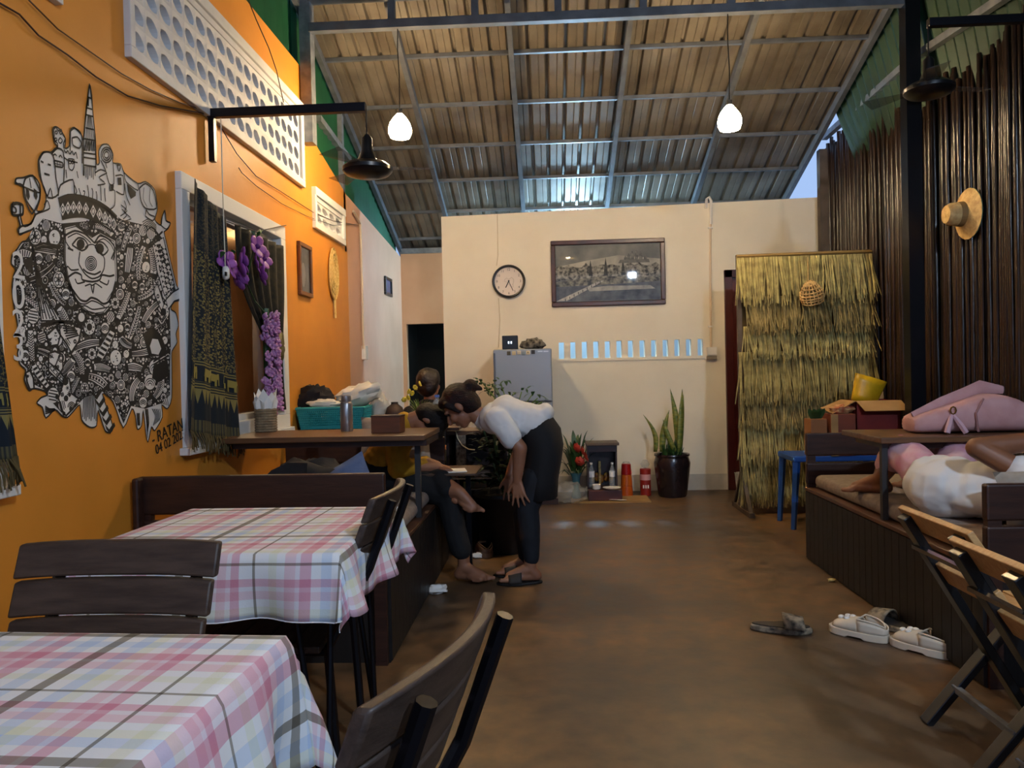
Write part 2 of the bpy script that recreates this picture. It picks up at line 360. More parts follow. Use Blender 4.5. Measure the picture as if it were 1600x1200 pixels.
# neighbouring room seen through the windows
tag(MB().prism([(-1.95, -1, 2.46), (-3.3, -1, 2.9), (-3.3, 9, 2.9), (-1.95, 9, 2.46)], (0, 0, .02)).prism([(-3.3, -1, 2.9), (-3.32, -1, 2.9), (-3.32, 9, 4.4), (-3.3, 9, 4.4)], (0, 0, .01)).b2((-3.32, -1, 2.9), (-3.3, 9, 4.2)).build('roof_neighbour', M('neighbour_roof', '#6a747e', .5, .2, col2='#4c555e', scale=3)), kind='structure')
tag(MB().b2((-3.4, -.5, 0), (-3.3, 9, 2.45)).b2((-3.3, 8.9, 0), (WLX-.12, 9, 2.45)).b2((-3.3, -.5, 2.4), (WLX-.12, 8.9, 2.45)).build('wall_neighbour', M('neighbour_wall', '#b08e6a', .8, col2='#9a7a5a', scale=2)), kind='structure')
# windows on the left wall: outer frame, inner sash bars, pane
def window(name, o):
    y0, y1, z0, z1 = o; w = thing(name, None, None, (WLX, (y0+y1)/2, z0), kind='structure'); t = .085
    def ring(a, b, c, d, t, x0, x1): return MB().b2((x0, a, c), (x1, b, c+t)).b2((x0, a, d-t), (x1, b, d)).b2((x0, a, c+t), (x1, a+t, d-t)).b2((x0, b-t, c+t), (x1, b, d-t))
    ring(y0-.0, y1+.0, z0, z1, t, WLX-.06, WLX+.03).build('window_frame', m_white, w, bevel=.004)
    ring(y0+t, y1-t, z0+t, z1-t, .035, WLX-.08, WLX-.03).build('sash', m_white, w)
    MB().add([(WLX-.06, y0+t+.03, z0+t+.03), (WLX-.06, y1-t-.03, z0+t+.03), (WLX-.06, y1-t-.03, z1-t-.03), (WLX-.06, y0+t+.03, z1-t-.03)], [(0, 1, 2, 3)]).build('pane', pane_mat('window_glass', (.8, .85, .85)), w)
    MB().b2((WLX-.02, y0-.03, z0-.035), (WLX+.05, y1+.03, z0)).build('window_sill', m_white, w, bevel=.004)
window('window_1', WIN1); window('window_2', WIN2)
# breeze-block vents
def vent(name, o, ny, nz, m, label):
    y0, y1, z0, z1 = o; w = tag(thing(name, label, None, (WLX, (y0+y1)/2, z0)), None, None, None, 'structure'); t = .05
    MB().b2((WLX-.1, y0, z0), (WLX+.03, y1, z0+t)).b2((WLX-.1, y0, z1-t*1.2), (WLX+.035, y1, z1)).b2((WLX-.1, y0, z0+t), (WLX+.03, y0+t*.8, z1-t)).b2((WLX-.1, y1-t*1.2, z0+t), (WLX+.03, y1, z1-t)).build('vent_frame', m, w, bevel=.004)
    MB().b2((WLX-.0, y0+.03, z1-t*1.9), (WLX+.018, y1-.03, z1-t*1.2)).build('moulding', m, w)
    ya, yb, za, zb = y0+t*.8, y1-t*1.2, z0+t, z1-t*1.9; cy, cz = (yb-ya)/ny, (zb-za)/nz
    def cell(flip):   # block with a leaf-shaped hole: ring between square rim and lens
        n = 16; rim = []; hole = []
        for i in range(n):
            a = 2*math.pi*i/n; c, s_ = math.cos(a), math.sin(a); k = 1/max(abs(c), abs(s_)); rim.append((c*k*cy/2, s_*k*cz/2))
            e = 4.5 if (c*s_*flip) < 0 else 1.35; rr = 1/((abs(c)**e+abs(s_)**e)**(1/e)); hole.append((c*rr*cy*.40, s_*rr*cz*.33))
        mb = MB(); d = .055
        for i in range(n):
            j = (i+1) % n; (ra, rb), (ha, hb) = (rim[i], rim[j]), (hole[i], hole[j])
            mb.add([(0, *ra), (0, *rb), (-.004, *hb), (-.004, *ha)], [(0, 1, 2, 3)]); mb.add([(-.004, *ha), (-.004, *hb), (-d, *hb), (-d, *ha)], [(0, 1, 2, 3)])
            mb.add([(-d, *ra), (-d, *rb), (-d, *hb), (-d, *ha)], [(3, 2, 1, 0)])
        me = mb.mesh('breeze_block'); me.materials.append(m); return me
    mes = (cell(1), cell(1))
    for i in range(ny):
        for j in range(nz): share(mes[(i+j) % 2], 'breeze_block', w, (.01, ya+(i+.5)*cy-(y0+y1)/2, za+(j+.5)*cz-z0))
vent('trim_1', VENT1, 18, 4, M('vent_white', '#dcd9d6', .6, col2='#cfccc8', scale=6), 'long white pierced ventilation panel high on the orange wall')
vent('trim_2', VENT2, 4, 2, m_white, 'small white pierced ventilation panel beyond the long one')
vent('trim_3', VENT0, 10, 4, M('vent_white', '#dcd9d6'), 'white ventilation panel whose corner shows at the top left edge')
# ================================================================== lamps
def hanging_lamp(px, py, label):
    c = PY(px, py, TY); t = thing('pendant_lamp', label, 'lamp', (c.x, TY, c.z-.08), group='hanging shades')
    n = 18; prof = [(.066, -.082), (.079, -.05), (.08, -.02), (.068, .02), (.045, .055), (.024, .08), (.02, .085)]
    MB().lathe(prof, c, n, close=False).build('lamp_shade', M('lit_shade', '#fff2d8', .4, emit=LAMP_W, ecol=WARM), t, smooth=0, solid=.003)
    for k in range(10):     # woven ribs of the shade
        a = 2*math.pi*k/10; MB().ringpath([c+V((r*1.03*math.cos(a+i*.12), r*1.03*math.sin(a+i*.12), z)) for i, (r, z) in enumerate(prof)], .0022, 4).build('shade_rib', M('lit_rib', '#fff0d0', .5, emit=30, ecol=WARM), t)
    MB().lathe([(.012, .08), (.02, .085), (.02, .12), (.008, .125)], c, 12).build('socket', m_blackp, t, smooth=40)
    MB().ringpath([c+V((0, 0, .12)), c+V((.004, 0, .35)), c+V((-.004, 0, .55)), V((c.x, TY, ZC-.03))], .004, 6).build('cord', m_blackp, t)
hanging_lamp(625, 197, 'lit pendant lamp hanging on the left, near the orange wall')
hanging_lamp(1140, 184, 'lit pendant lamp hanging on the right, towards the bamboo wall')
def bell_lamp(c, label):
    t = thing('pendant_lamp', label, 'lamp', c-V((0, 0, .1)), group='hanging shades')
    MB().lathe([(.17, -.1), (.14, -.05), (.09, .0), (.06, .05), (.03, .08)], c, 24, close=False).build('lamp_shade', M('woven_shade', '#e8d2a0', .6, col2='#d0b478', scale=40), t, smooth=40, solid=.004)
    MB().ell(c-V((0, 0, .06)), .04).build('bulb', M('warm_bulb', '#fff2d8', .4, emit=LAMP_W*1.3, ecol=WARM), t, smooth=0)
    MB().ringpath([c+V((0, 0, .08)), V((c.x, c.y, roofz(c.y)-.02))], .004, 6).build('cord', m_blackp, t)
bell_lamp(V((.36, 1.9, 3.28)), 'bell-shaded pendant lamp over the near tables, mirrored in the painting glass')
t = thing('flood_lamp', 'cool white flood lamp fixed under the roof near the entrance', 'lamp', (1.75, -.75, 3.05))
MB().box((1.75, -.75, 3.2), (.3, .06, .2), RX(R(-35))).build('housing', m_blackp, t, bevel=.005)
MB().box(V((1.75, -.75, 3.2))+RX(R(-35)) @ V((0, .033, 0)), (.14, .006, .10), RX(R(-35))).build('lit_panel', M('flood_led', '#e8f0ff', .4, emit=1000, ecol=(.62, .78, 1)), t)
MB().bar((1.75, -.78, 3.25), (1.75, -.8, roofz(-.8)), .02, .02, (1, 0, 0)).build('bracket', m_steel, t)
t = thing('assumed_room_bulb', 'assumed dim warm bulb, added out of view to light the neighbouring room', 'lamp', (-2.5, 6.3, 2.2))  # assumed, unseen bulb added to brighten the room behind the window
MB().ell((-2.5, 6.3, 2.25), .04).build('bulb', M('assumed_bulb_glow', '#fff2d8', .4, emit=160, ecol=WARM), t, smooth=0); MB().tube((-2.5, 6.3, 2.28), (-2.5, 6.3, 2.4), .015).build('socket', m_white, t)
# cool bulb behind the partition
t = thing('wall_bulb', 'cool white bulb fixed behind the cream partition', 'lamp', (.35, YB-.12, 2.42))
MB().ell((.35, YB-.12, 2.5), .05).build('bulb', M('cool_bulb', '#dfeaff', .4, emit=900, ecol=(.42, .72, 1)), t, smooth=0)
MB().lathe([(.02, 0), (.02, .06)], (.35, YB-.06, 2.5), 10, RX(R(90))).build('socket', m_white, t)
# ================================================================== tables with plaid cloths
def plaid():
    m = bpy.data.materials.new('plaid_cloth'); m.use_nodes = True; q = NT(m); q.b.inputs['Roughness'].default_value = .85; q.b.inputs['Specular IOR Level'].default_value = .15
    uv = q.n('ShaderNodeUVMap'); sp = q.n('ShaderNodeSeparateXYZ'); q.l(uv.outputs[0], sp.inputs[0]); cols = []
    W_ = S('#f4f4f4'); PK = S('#efd4da'); PD = S('#e8bcc8'); OL = S('#a09a90'); YE = S('#eff0e2'); BL = S('#dbe5f2'); LI = S('#f1e8ec')
    band = [(0, W_), (.05, YE), (.10, W_), (.15, PK), (.215, LI), (.245, PD), (.31, W_), (.37, BL), (.43, W_), (.485, OL), (.535, W_), (.59, BL), (.65, YE), (.70, W_), (.75, PK), (.80, LI), (.825, PD), (.875, W_), (.95, OL), (.968, W_)]
    for ax, rep in (('X', 3.0), ('Y', 3.0)):
        mu = q.n('ShaderNodeMath', operation='MULTIPLY'); mu.inputs[1].default_value = rep; q.l(sp.outputs[ax], mu.inputs[0])
        fr = q.n('ShaderNodeMath', operation='FRACT'); q.l(mu.outputs[0], fr.inputs[0])
        cr = q.n('ShaderNodeValToRGB'); cr.color_ramp.interpolation = 'CONSTANT'; el = cr.color_ramp.elements
        while len(el) < len(band): el.new(.5)
        for e, (p, c) in zip(el, band): e.position = p
        for e, (p, c) in zip(el, band): e.color = c
        q.l(fr.outputs[0], cr.inputs[0]); cols.append(cr.outputs[0])
    mx = q.n('ShaderNodeMixRGB'); mx.blend_type = 'MULTIPLY'; mx.inputs[0].default_value = .95; q.l(cols[0], mx.inputs[1]); q.l(cols[1], mx.inputs[2])
    tc = q.n('ShaderNodeTexCoord'); nz = q.n('ShaderNodeTexNoise'); nz.inputs['Scale'].default_value = 220; q.l(tc.outputs['Object'], nz.inputs[0])
    bp = q.n('ShaderNodeBump'); bp.inputs['Strength'].default_value = .15; bp.inputs['Distance'].default_value = .002; q.l(nz.outputs[0], bp.inputs['Height']); q.l(bp.outputs[0], q.b.inputs['Normal'])
    q.l(mx.outputs[0], q.b.inputs['Base Color']); MATS['plaid'] = m; return m
m_plaid = plaid()
def cloth_table(x0, x1, y0, y1, z, rz, drop, lt, lc, seed):
    cx, cy = (x0+x1)/2, (y0+y1)/2; a, b = (x1-x0)/2, (y1-y0)/2
    t = thing('dining_table', lt, 'table', (cx, cy, 0), rz)
    MB().b2((-a+.01, -b+.01, z-.035), (a-.01, b-.01, z-.008)).build('tabletop', m_wood, t, world=False, bevel=.004)
    for sx in (-1, 1):
        for sy in (-1, 1):
            x, y = sx*(a-.07), sy*(b-.07)
            MB().ringpath([(x-sx*.09, y, z-.036), (x, y, .012), (x, y-sy*.012, .012), (x, y-sy*.09, z-.036)], .009, 8).build('leg', m_black, t, world=False, smooth=40)
    r_ = random.Random(seed); ph = [r_.uniform(0, 6) for _ in range(6)]; A, B = a+drop, b+drop; N = 56
    mb = MB(); mb.uv = []
    for i in range(N+1):
        for j in range(N+1):
            u = -A+2*A*i/N; v = -B+2*B*j/N; cu = min(max(u, -a), a); cv = min(max(v, -b), b); o = V((u-cu, v-cv, 0)); d = o.length
            if d > 1e-6:
                o.normalize(); per = cu*7+cv*7+math.atan2(o.y, o.x)*1.6
                fl = .012*(1-math.exp(-d*30)) + d*(.10+.13*math.sin(per*2.3+ph[0])*min(1, d*5) + .06*math.sin(per*5+ph[1]))
                corner = abs(o.x*o.y)*2; dz = d*(1-.13*corner)*(.98); p = V((cu, cv, z)) + o*fl + V((0, 0, -max(0, dz-.006)))
            else: p = V((u, v, z+.0015*math.sin(u*9+ph[2])*math.sin(v*7+ph[3])))
            mb.v.append(p); mb.uv.append(((u+A)/1.3+seed*.13, (v+B)/1.3+seed*.21))
    for i in range(N):
        for j in range(N):
            k = i*(N+1)+j; mb.f.append((k, k+N+1, k+N+2, k+1))
    c = thing('tablecloth', lc, 'tablecloth', (cx, cy, 0), rz); mb.build('cloth', m_plaid, c, world=False, smooth=0, solid=.0025)
    MB().ringpath([mb.v[i*(N+1)]+V((0, -.001, 0)) for i in range(N+1)], .002, 4).build('hem', m_plaid, c, world=False)
cloth_table(-1.27, -.545, 1.94, 2.63, .75, R(-1), .175, 'table under the plaid cloth next to the dark bench back', 'pink and olive plaid cloth on the farther table', 1)
cloth_table(-1.27, -.49, .60, 1.335, .75, R(-3), .25, 'nearest table under a plaid cloth, cut by the photo edge', 'pale plaid cloth on the nearest table, bottom left', 2)
# ================================================================== slat-back chairs
def slat_chair(loc, rz, label, cv=.038):
    t = thing('slat_back_chair', label, 'chair', loc, rz, 'slat back chairs at the plaid tables'); w = .215
    def slat(z0, z1, wid):
        mb = MB(); n = 10; th = .022
        def pt(i, z, f):
            x = -wid+2*wid*i/n; lean = -.23-.16*(z-.45)/.42; return (x, lean - cv*(1-(x/wid)**2) - f*th, z - .006*(abs(x)/wid)**3)
        for i in range(n+1):
            for z in (z0, z1):
                for f in (0, 1): mb.v.append(V(pt(i, z, f)))
        for i in range(n):
            k = i*4; mb.f += [(k, k+2, k+6, k+4), (k+1, k+5, k+7, k+3), (k+2, k+3, k+7, k+6), (k, k+4, k+5, k+1)]
        mb.f += [(0, 1, 3, 2), (4*n, 4*n+2, 4*n+3, 4*n+1)]; return mb
    for z0, z1, wid in ((.803, .87, .214), (.731, .798, .208), (.659, .726, .202)):
        slat(z0, z1, wid).build('back_slat', m_woodb, t, world=False, smooth=35, bevel=.005)
    for s in (-1, 1):
        x = s*.15
        MB().ringpath([(x, -.275, .012), (x, -.25, .43), (x, -.375, .66), (x, -.445, .85)], .013, 8, ref=(1, 0, 0)).build('rear_leg', m_black, t, world=False, smooth=40)
        MB().ringpath([(x*1.15, .2, .012), (x*1.1, .18, .3), (x*1.05, .17, .42)], .012, 8).build('front_leg', m_black, t, world=False, smooth=40)
        MB().ringpath([(x*1.05, .17, .42), (x, -.25, .42)], .011, 8).build('seat_rail', m_black, t, world=False)
    MB().ringpath([(-.15, -.31, .60), (.15, -.31, .60)], .009, 8).build('back_rail', m_black, t, world=False)
    for k in range(5):
        y = -.2+k*.088; MB().box((0, y, .444), (.40, .082, .02)).build('seat_slat', m_woodb, t, world=False, bevel=.004)
    return t
def by_back(pa, pb, faceleft):
    """place a chair from the two ends of its top slat (world points)"""
    c = (pa+pb)/2; return c
slat_chair((-.905, 1.56-.40, 0), R(180), 'slat back chair standing between the two plaid tables, facing the camera', cv=.006)
slat_chair((-.54, 1.06, 0), R(77), 'slat back chair in the foreground, its worn curved top rail nearest the camera')
slat_chair((-.50-.40, 2.285, 0), R(91), 'slat back chair seen edge on, beside the farther plaid table')
# ================================================================== folding chairs on the right
m_pine = M('pale_pine', '#c79a63', .5, col2='#b5854f', scale=6, stretch=(3, 14, 14))
def folding_chair(top_far, top_near, zt, label):
    """top_far / top_near: ends of the top slat; the chair opens towards +X"""
    c = (top_far+top_near)/2; t = thing('folding_chair', label, 'chair', (c.x+.22, c.y, 0), 0, 'folding wooden chairs by the right platform')
    ya, yb = top_near.y, top_far.y
    for y in (ya+.04, yb-.03):
        MB().bar((c.x-.015, y, zt-.02), (c.x+.40, y, 0), .028, .055, (0, 1, 0)).build('back_leg', m_blackp, t, bevel=.003)
        MB().bar((c.x+.42, y+.032, zt*.60), (c.x+.06, y+.032, 0), .024, .05, (0, 1, 0)).build('cross_leg', m_blackp, t, bevel=.003)
    MB().bar((c.x+.018, ya-.02, zt-.03), (c.x+.018, yb+.02, zt-.03), .02, .085, (-.55, 0, .83)).build('back_slat', m_pine, t, bevel=.003)
    MB().bar((c.x+.10, ya, zt-.2), (c.x+.10, yb, zt-.2), .02, .08, (-.55, 0, .83)).build('back_slat', m_pine, t, bevel=.003)
    MB().bar((c.x+.02, ya+.04, zt-.12), (c.x+.02, yb-.03, zt-.12), .022, .012).build('metal_rail', M('chrome', '#c8c8c8', .15, 1), t)
    for k in range(4): MB().box((c.x+.25+k*.09, (ya+yb)/2, zt*.60+.01), (.08, yb-ya-.05, .018)).build('seat_slat', m_pine, t, bevel=.003)
    MB().bar((c.x+.155, ya+.05, .12), (c.x+.155, yb, .12), .02, .02).build('stretcher', m_steel, t)
folding_chair(PZ(1433, 799, .71), PZ(1489, 839, .71), .72, 'black and pine folding chair, the farther of two near the shoes')
folding_chair(PZ(1503, 851, .71), PZ(1599, 899, .71), .72, 'black and pine folding chair, the nearer of two, cut by the right edge')
# ================================================================== seating platforms
m_pan = M('black_panel', '#17110d', .55, col2='#0f0b08', scale=5, stretch=(14, 14, 1), bump=.1)
m_mat = M('taupe_fabric', '#8d7f76', .9, col2='#7d7067', scale=30, bump=.15)
LX, L0, L1 = -.693, 3.17, 4.95; RX0, R0, R1 = 1.582, 2.9, 4.87
def platform(name, x0, x1, y0, y1, front, label, boards):
    t = thing(name, label, 'platform', ((x0+x1)/2, (y0+y1)/2, 0))
    MB().b2((x0, y0, 0), (x1, y1, .43)).build('base', m_pan, t)
    n = int((y1-y0)/.075); w = (y1-y0)/n; xf = front
    s = 1 if front == x1 else -1
    for i in range(n): MB().b2((xf, y0+i*w+.002, .01), (xf+s*.008, y0+(i+1)*w-.002, .425)).build('plank', m_pan, t)
    MB().b2((x0-.01, y0, .43), (x1+.01, y1, .45)).build('seat_board', M('worn_edge_wood', '#5a3a26', .5, col2='#462b1c', scale=6, stretch=(8, 1, 8)), t, bevel=.003)
    for y, zs in boards:
        for z0, z1 in zs: MB().b2((x0, y-.02, z0), (x1, y+.02, z1)).build('backrest_board', m_wood, t, bevel=.008)
        for x in (x0+.03, x1-.03): MB().b2((x-.025, y-.015, .0), (x+.025, y+.015, zs[-1][1]-.02)).build('backrest_post', m_wood, t)
    return t
platform('seating_platform', WLX+.02, LX, L0, L1, LX, 'dark wooden booth platform along the orange wall', [(L0-.02, [(.46, .615), (.64, .80)]), (L1, [(.46, .615), (.64, .80)])])
MB().box((WLX+.035, 3.11, .40), (.03, .05, .8)).build('wall_batten', m_wood, bpy.data.objects['seating_platform'], bevel=.01)
platform('seating_platform', RX0, WRX-.06, R0, R1, RX0, 'dark wooden booth platform along the bamboo wall', [(R0, [(.46, .60), (.62, .755)]), (R1, [(.47, .60), (.645, .785)])])
def pad(mb, a, b, r=.03):
    mb.b2(a, b); return mb
tag(MB().b2((RX0+.03, 2.95, .452), (WRX-.09, R1-.05, .535)).build('mattress', m_mat, bevel=.035, seg=4, smooth=0), 'taupe mattress pad on the platform by the bamboo wall', 'mattress')
tag(MB().b2((WLX+.05, 3.2, .452), (LX-.02, L1-.05, .53)).build('mattress', m_mat, bevel=.035, seg=4, smooth=0), 'taupe mattress pad on the platform by the orange wall', 'mattress')
def booth_table(x0, x1, y0, y1, z, legx, legy, label):
    t = thing('booth_table', label, 'table', ((x0+x1)/2, (y0+y1)/2, z-.03))
    MB().b2((x0, y0, z-.028), (x1, y1, z)).build('tabletop', M('table_wood', '#6a482c', .4, col2='#543620', scale=5, stretch=(1, 9, 9)), t, bevel=.004)
    MB().b2((x0+.05, y0+.06, z-.06), (x1, y1-.06, z-.028)).build('apron', m_wood, t)
    MB().b2((legx-.014, legy-.014, .452), (legx+.014, legy+.014, z-.028)).build('leg', M('grey_steel_leg', '#3c3a3a', .5, .4), t)
a = PY(672, 686, 3.9)
booth_table(WLX+.06, -.64, 3.84, 4.38, .90, -.708, 4.02, 'narrow wooden booth table against the window, holding the steel flask')
booth_table(1.56, WRX-.05, 3.72, 4.22, .855, 1.60, 3.79, 'narrow wooden booth table under the pink backpack')
# ================================================================== mural on the left wall
def T1(p): return (10+p[0]/4.138, 120+p[1]/4.138)
def T2(p): return (10+p[0]/5.217, 330+p[1]/5.217)
def T3(p): return (10+p[0]/4.614, 500+p[1]/4.614)
def onw(p, d): q = PX(p[0], p[1], WLX+d); return q
sil = [T1(p) for p in [(538, 45), (552, 120), (560, 240), (576, 400), (582, 560), (602, 555), (598, 480), (620, 440), (660, 440), (690, 500), (688, 555), (740, 565), (762, 620), (850, 690), (900, 678), (958, 730), (977, 850), (960, 925), (1000, 960), (1008, 905), (1025, 862), (1036, 930), (1062, 945), (1042, 985), (1020, 1002)]]
sil += [T2(p) for p in [(1292, 200), (1385, 600), (1418, 630), (1422, 720), (1362, 740), (1342, 800), (1382, 830), (1402, 930), (1382, 1000), (1392, 1070), (1350, 1140)]]
sil += [T3(p) for p in [(1192, 300), (1192, 560), (1160, 640), (1120, 612), (1125, 700), (1070, 797), (1047, 770), (1020, 882), (1003, 790), (986, 650), (975, 760), (945, 787), (930, 690), (905, 640), (843, 777), (770, 590), (692, 530), (767, 760), (752, 807), (712, 797), (660, 650), (650, 762), (600, 772), (545, 722), (530, 612), (480, 662), (440, 702), (400, 690), (350, 645), (285, 707), (260, 630), (220, 600), (250, 560), (298, 540), (280, 512), (200, 492), (165, 507), (130, 430), (140, 360), (100, 320), (80, 240), (98, 180), (85, 100), (78, 10)]]
sil += [T2(p) for p in [(62, 760), (48, 620), (62, 520), (80, 470), (42, 430), (48, 360), (88, 310), (130, 250), (212, 232), (228, 150), (150, 172), (110, 192), (92, 150), (112, 120), (95, 50)]]
sil += [T1(p) for p in [(82, 900), (38, 890), (32, 828), (65, 812), (108, 828), (108, 888), (92, 902), (108, 965), (150, 955), (186, 885), (130, 800), (106, 700), (58, 690), (65, 657), (110, 652), (170, 637), (217, 700), (217, 790), (195, 865), (240, 862), (258, 760), (215, 640), (208, 540), (240, 487), (290, 487), (312, 466), (330, 450), (310, 420), (300, 340), (320, 323), (350, 343), (382, 400), (378, 462), (408, 445), (413, 350), (440, 328), (482, 370), (500, 405), (514, 240), (526, 140)]]
mural = thing('wall_mural', 'black and white doodle mural of a crowned guardian mask on the orange wall', 'mural', PX(150, 690, WLX))
m_mw = M('mural_white', '#e6e2dc', .7); m_mk = M('mural_black', '#161412', .7)
WH = MB(); BK = MB(); WT = MB(); LN = MB()       # painted layers, half a millimetre apart
D0, D1, D2, D3 = .0012, .0020, .0028, .0036
def fillp(mb, pts, d): 
    k = len(mb.v); mb.v += [onw(p, d) for p in pts]; mb.f.append(tuple(range(k, k+len(pts))))
def stroke(pts, w=.008, d=D3, mb=None, closed=False):
    mb = LN if mb is None else mb; P = [onw(p, d) for p in pts]; n = len(P); k = len(mb.v)
    for i in range(n):
        a = P[(i-1) % n] if (closed or i) else P[i]; b = P[(i+1) % n] if (closed or i < n-1) else P[i]
        t = b-a; t = V((0, t.y, t.z)); t = t.normalized() if t.length > 1e-9 else V((0, 1, 0)); nn = V((0, -t.z, t.y)); mb.v += [P[i]+nn*(w/2), P[i]-nn*(w/2)]
    for i in range(n if closed else n-1):
        a = k+2*i; b = k+2*((i+1) % n); mb.f.append((a, a+1, b+1, b))
def circ(c, r, n=16, a0=0, a1=2*math.pi, sy=1.0, full=True):
    m_ = n if full else n; return [(c[0]+r*.72*math.cos(a0+(a1-a0)*i/m_), c[1]+r*sy*math.sin(a0+(a1-a0)*i/m_)) for i in range(m_ if full else m_+1)]
def ring(c, r, w=.006, n=16, sy=1.0): stroke(circ(c, r, n, sy=sy), w, closed=True)
def disc(c, r, mb, d, sy=1.0, n=14): fillp(mb, circ(c, r, n, sy=sy), d)
def smooth_poly(P, closed=False, n=3):
    L = len(P); out = []
    for i in range(L if closed else L-1):
        p0 = P[i-1] if (closed or i) else P[i]; p1 = P[i]; p2 = P[(i+1) % L]; p3 = P[(i+2) % L] if (closed or i+2 < L) else p2
        for k in range(n):
            t = k/n; out.append(tuple(((2*t**3-3*t*t+1)*p1[a]+(t**3-2*t*t+t)*(p2[a]-p0[a])*.38+(-2*t**3+3*t*t)*p2[a]+(t**3-t*t)*(p3[a]-p1[a])*.38) for a in (0, 1)))
    if not closed: out.append(P[-1])
    return out
sil = smooth_poly(sil, True)
fillp(WH, sil, D0)
def inside(p, poly):
    x, y = p; c = False; n = len(poly)
    for i in range(n):
        (xa, ya), (xb, yb) = poly[i], poly[i-1]
        if (ya > y) != (yb > y) and x < (xb-xa)*(y-ya)/(yb-ya)+xa: c = not c
    return c
# dense doodle field: everything below the crown except the face
field = [T2(p) for p in [(60, 370), (130, 270), (300, 60), (450, 100), (900, 60), (1200, 130), (1270, 220), (1370, 610), (1400, 690), (1330, 760), (1340, 1100)]] + [T3(p) for p in [(1180, 300), (1180, 540), (1120, 600), (1000, 640), (900, 620), (845, 745), (775, 580), (690, 515), (560, 560), (480, 650), (400, 670), (300, 560), (270, 500), (150, 440), (150, 350), (100, 300), (95, 100)]]
face = [T2(p) for p in [(470, 130), (560, 105), (640, 160), (700, 200), (760, 165), (890, 235), (900, 400), (905, 560), (880, 660), (830, 740), (860, 770), (800, 840), (700, 855), (620, 800), (560, 720), (500, 560), (470, 400)]]
fillp(BK, field, D1)
rm = random.Random(11); placed = []
def ribbon(p, ang, L, w, kind):
    pts = []; x, y = p; cur = rm.uniform(-.09, .09)
    for i in range(13): pts.append((x, y)); x += math.cos(ang)*L/12*.8; y += math.sin(ang)*L/12; ang += cur
    def side(i, k):
        a, b = pts[max(0, i-1)], pts[min(12, i+1)]; dx, dy = b[0]-a[0], b[1]-a[1]; l = math.hypot(dx, dy) or 1; tw = w*(1-.55*abs(i/12-.4)); return (pts[i][0]-dy/l*tw*k*.8, pts[i][1]+dx/l*tw*k)
    out = [side(i, 1) for i in range(13)]+[side(i, -1) for i in range(12, -1, -1)]
    if not all(inside(q, field) for q in out[::3]) or any(inside(q, face) for q in out): return
    if any(((q[0]-r[0])/.74)**2+(q[1]-r[1])**2 < (s_*.8)**2 for q in out[::2] for r, s_ in placed): return
    fillp(WT, out, D2)
    if kind == 0:
        for k in (-.5, 0, .5): stroke([side(i, k) for i in range(13)], .0045)
    elif kind == 1:
        for i in range(1, 12): stroke([side(i, .9), pts[min(12, i+1)], side(i, -.9)], .0045)
    elif kind == 2:
        stroke([side(i, .6) for i in range(13)], .004); stroke([side(i, -.6) for i in range(13)], .004)
        for i in range(1, 12, 2): disc(pts[i], w*.35, LN, D3, n=8)
    elif kind == 3:
        stroke(pts, .004)
        for i in range(1, 12): stroke([pts[i], side(min(12, i+1), .85)], .004); stroke([pts[i], side(min(12, i+1), -.85)], .004)
    else:
        for i in range(0, 12, 2): fillp(LN, [side(i, .9), side(i+1, .9), side(i+1, -.9), side(i, -.9)], D3)
    for q in pts: placed.append((q, w*.95))
for k in range(900):
    ribbon((rm.uniform(25, 275), rm.uniform(330, 650)), rm.uniform(0, 6.28), rm.uniform(26, 62), rm.uniform(4.5, 7.5), k % 5)
    if len(placed) > 13*34: break
def motif(c, r, kind):
    disc(c, r, WT, D2, n=12 if r < 5 else 16); w = .0034 if r < 6 else .0046
    if kind == 0:
        for k in (.72, .42): ring(c, r*k, w, 12)
    elif kind == 1:
        stroke([(c[0]+r*.72*(1-i/22)*math.cos(i*.75), c[1]+r*(1-i/22)*math.sin(i*.75)) for i in range(20)], w)
    elif kind == 2:
        for k in range(6): a = k*1.047; ring((c[0]+r*.4*math.cos(a), c[1]+r*.55*math.sin(a)), r*.3, w*.8, 8)
        disc(c, r*.2, LN, D3)
    elif kind == 3:
        a = rm.uniform(0, 3.1)
        for k in (-.6, -.2, .2, .6):
            dx, dy = math.cos(a), math.sin(a); h = math.sqrt(1-k*k)*.9; stroke([(c[0]+(-dy*k+dx*h)*r*.72, c[1]+(dx*k+dy*h)*r), (c[0]+(-dy*k-dx*h)*r*.72, c[1]+(dx*k-dy*h)*r)], w)
    elif kind == 4:
        for k in (.8, .55, .3): stroke(circ((c[0], c[1]+r*.5), r*k*1.2, 8, math.pi, 2*math.pi, full=False), w)
    elif kind == 5:
        disc((c[0], c[1]), r*.5, LN, D3)
        for k in range(8): a = k*.785; stroke([(c[0]+r*.45*math.cos(a), c[1]+r*.6*math.sin(a)), (c[0]+r*.65*math.cos(a), c[1]+r*.9*math.sin(a))], w)
    elif kind == 6:
        for k in range(5): disc((c[0]+rm.uniform(-.4, .4)*r, c[1]+rm.uniform(-.6, .6)*r), r*.12, LN, D3, n=6)
ys0, ys1 = min(p[1] for p in field), max(p[1] for p in field); xs0, xs1 = min(p[0] for p in field), max(p[0] for p in field)
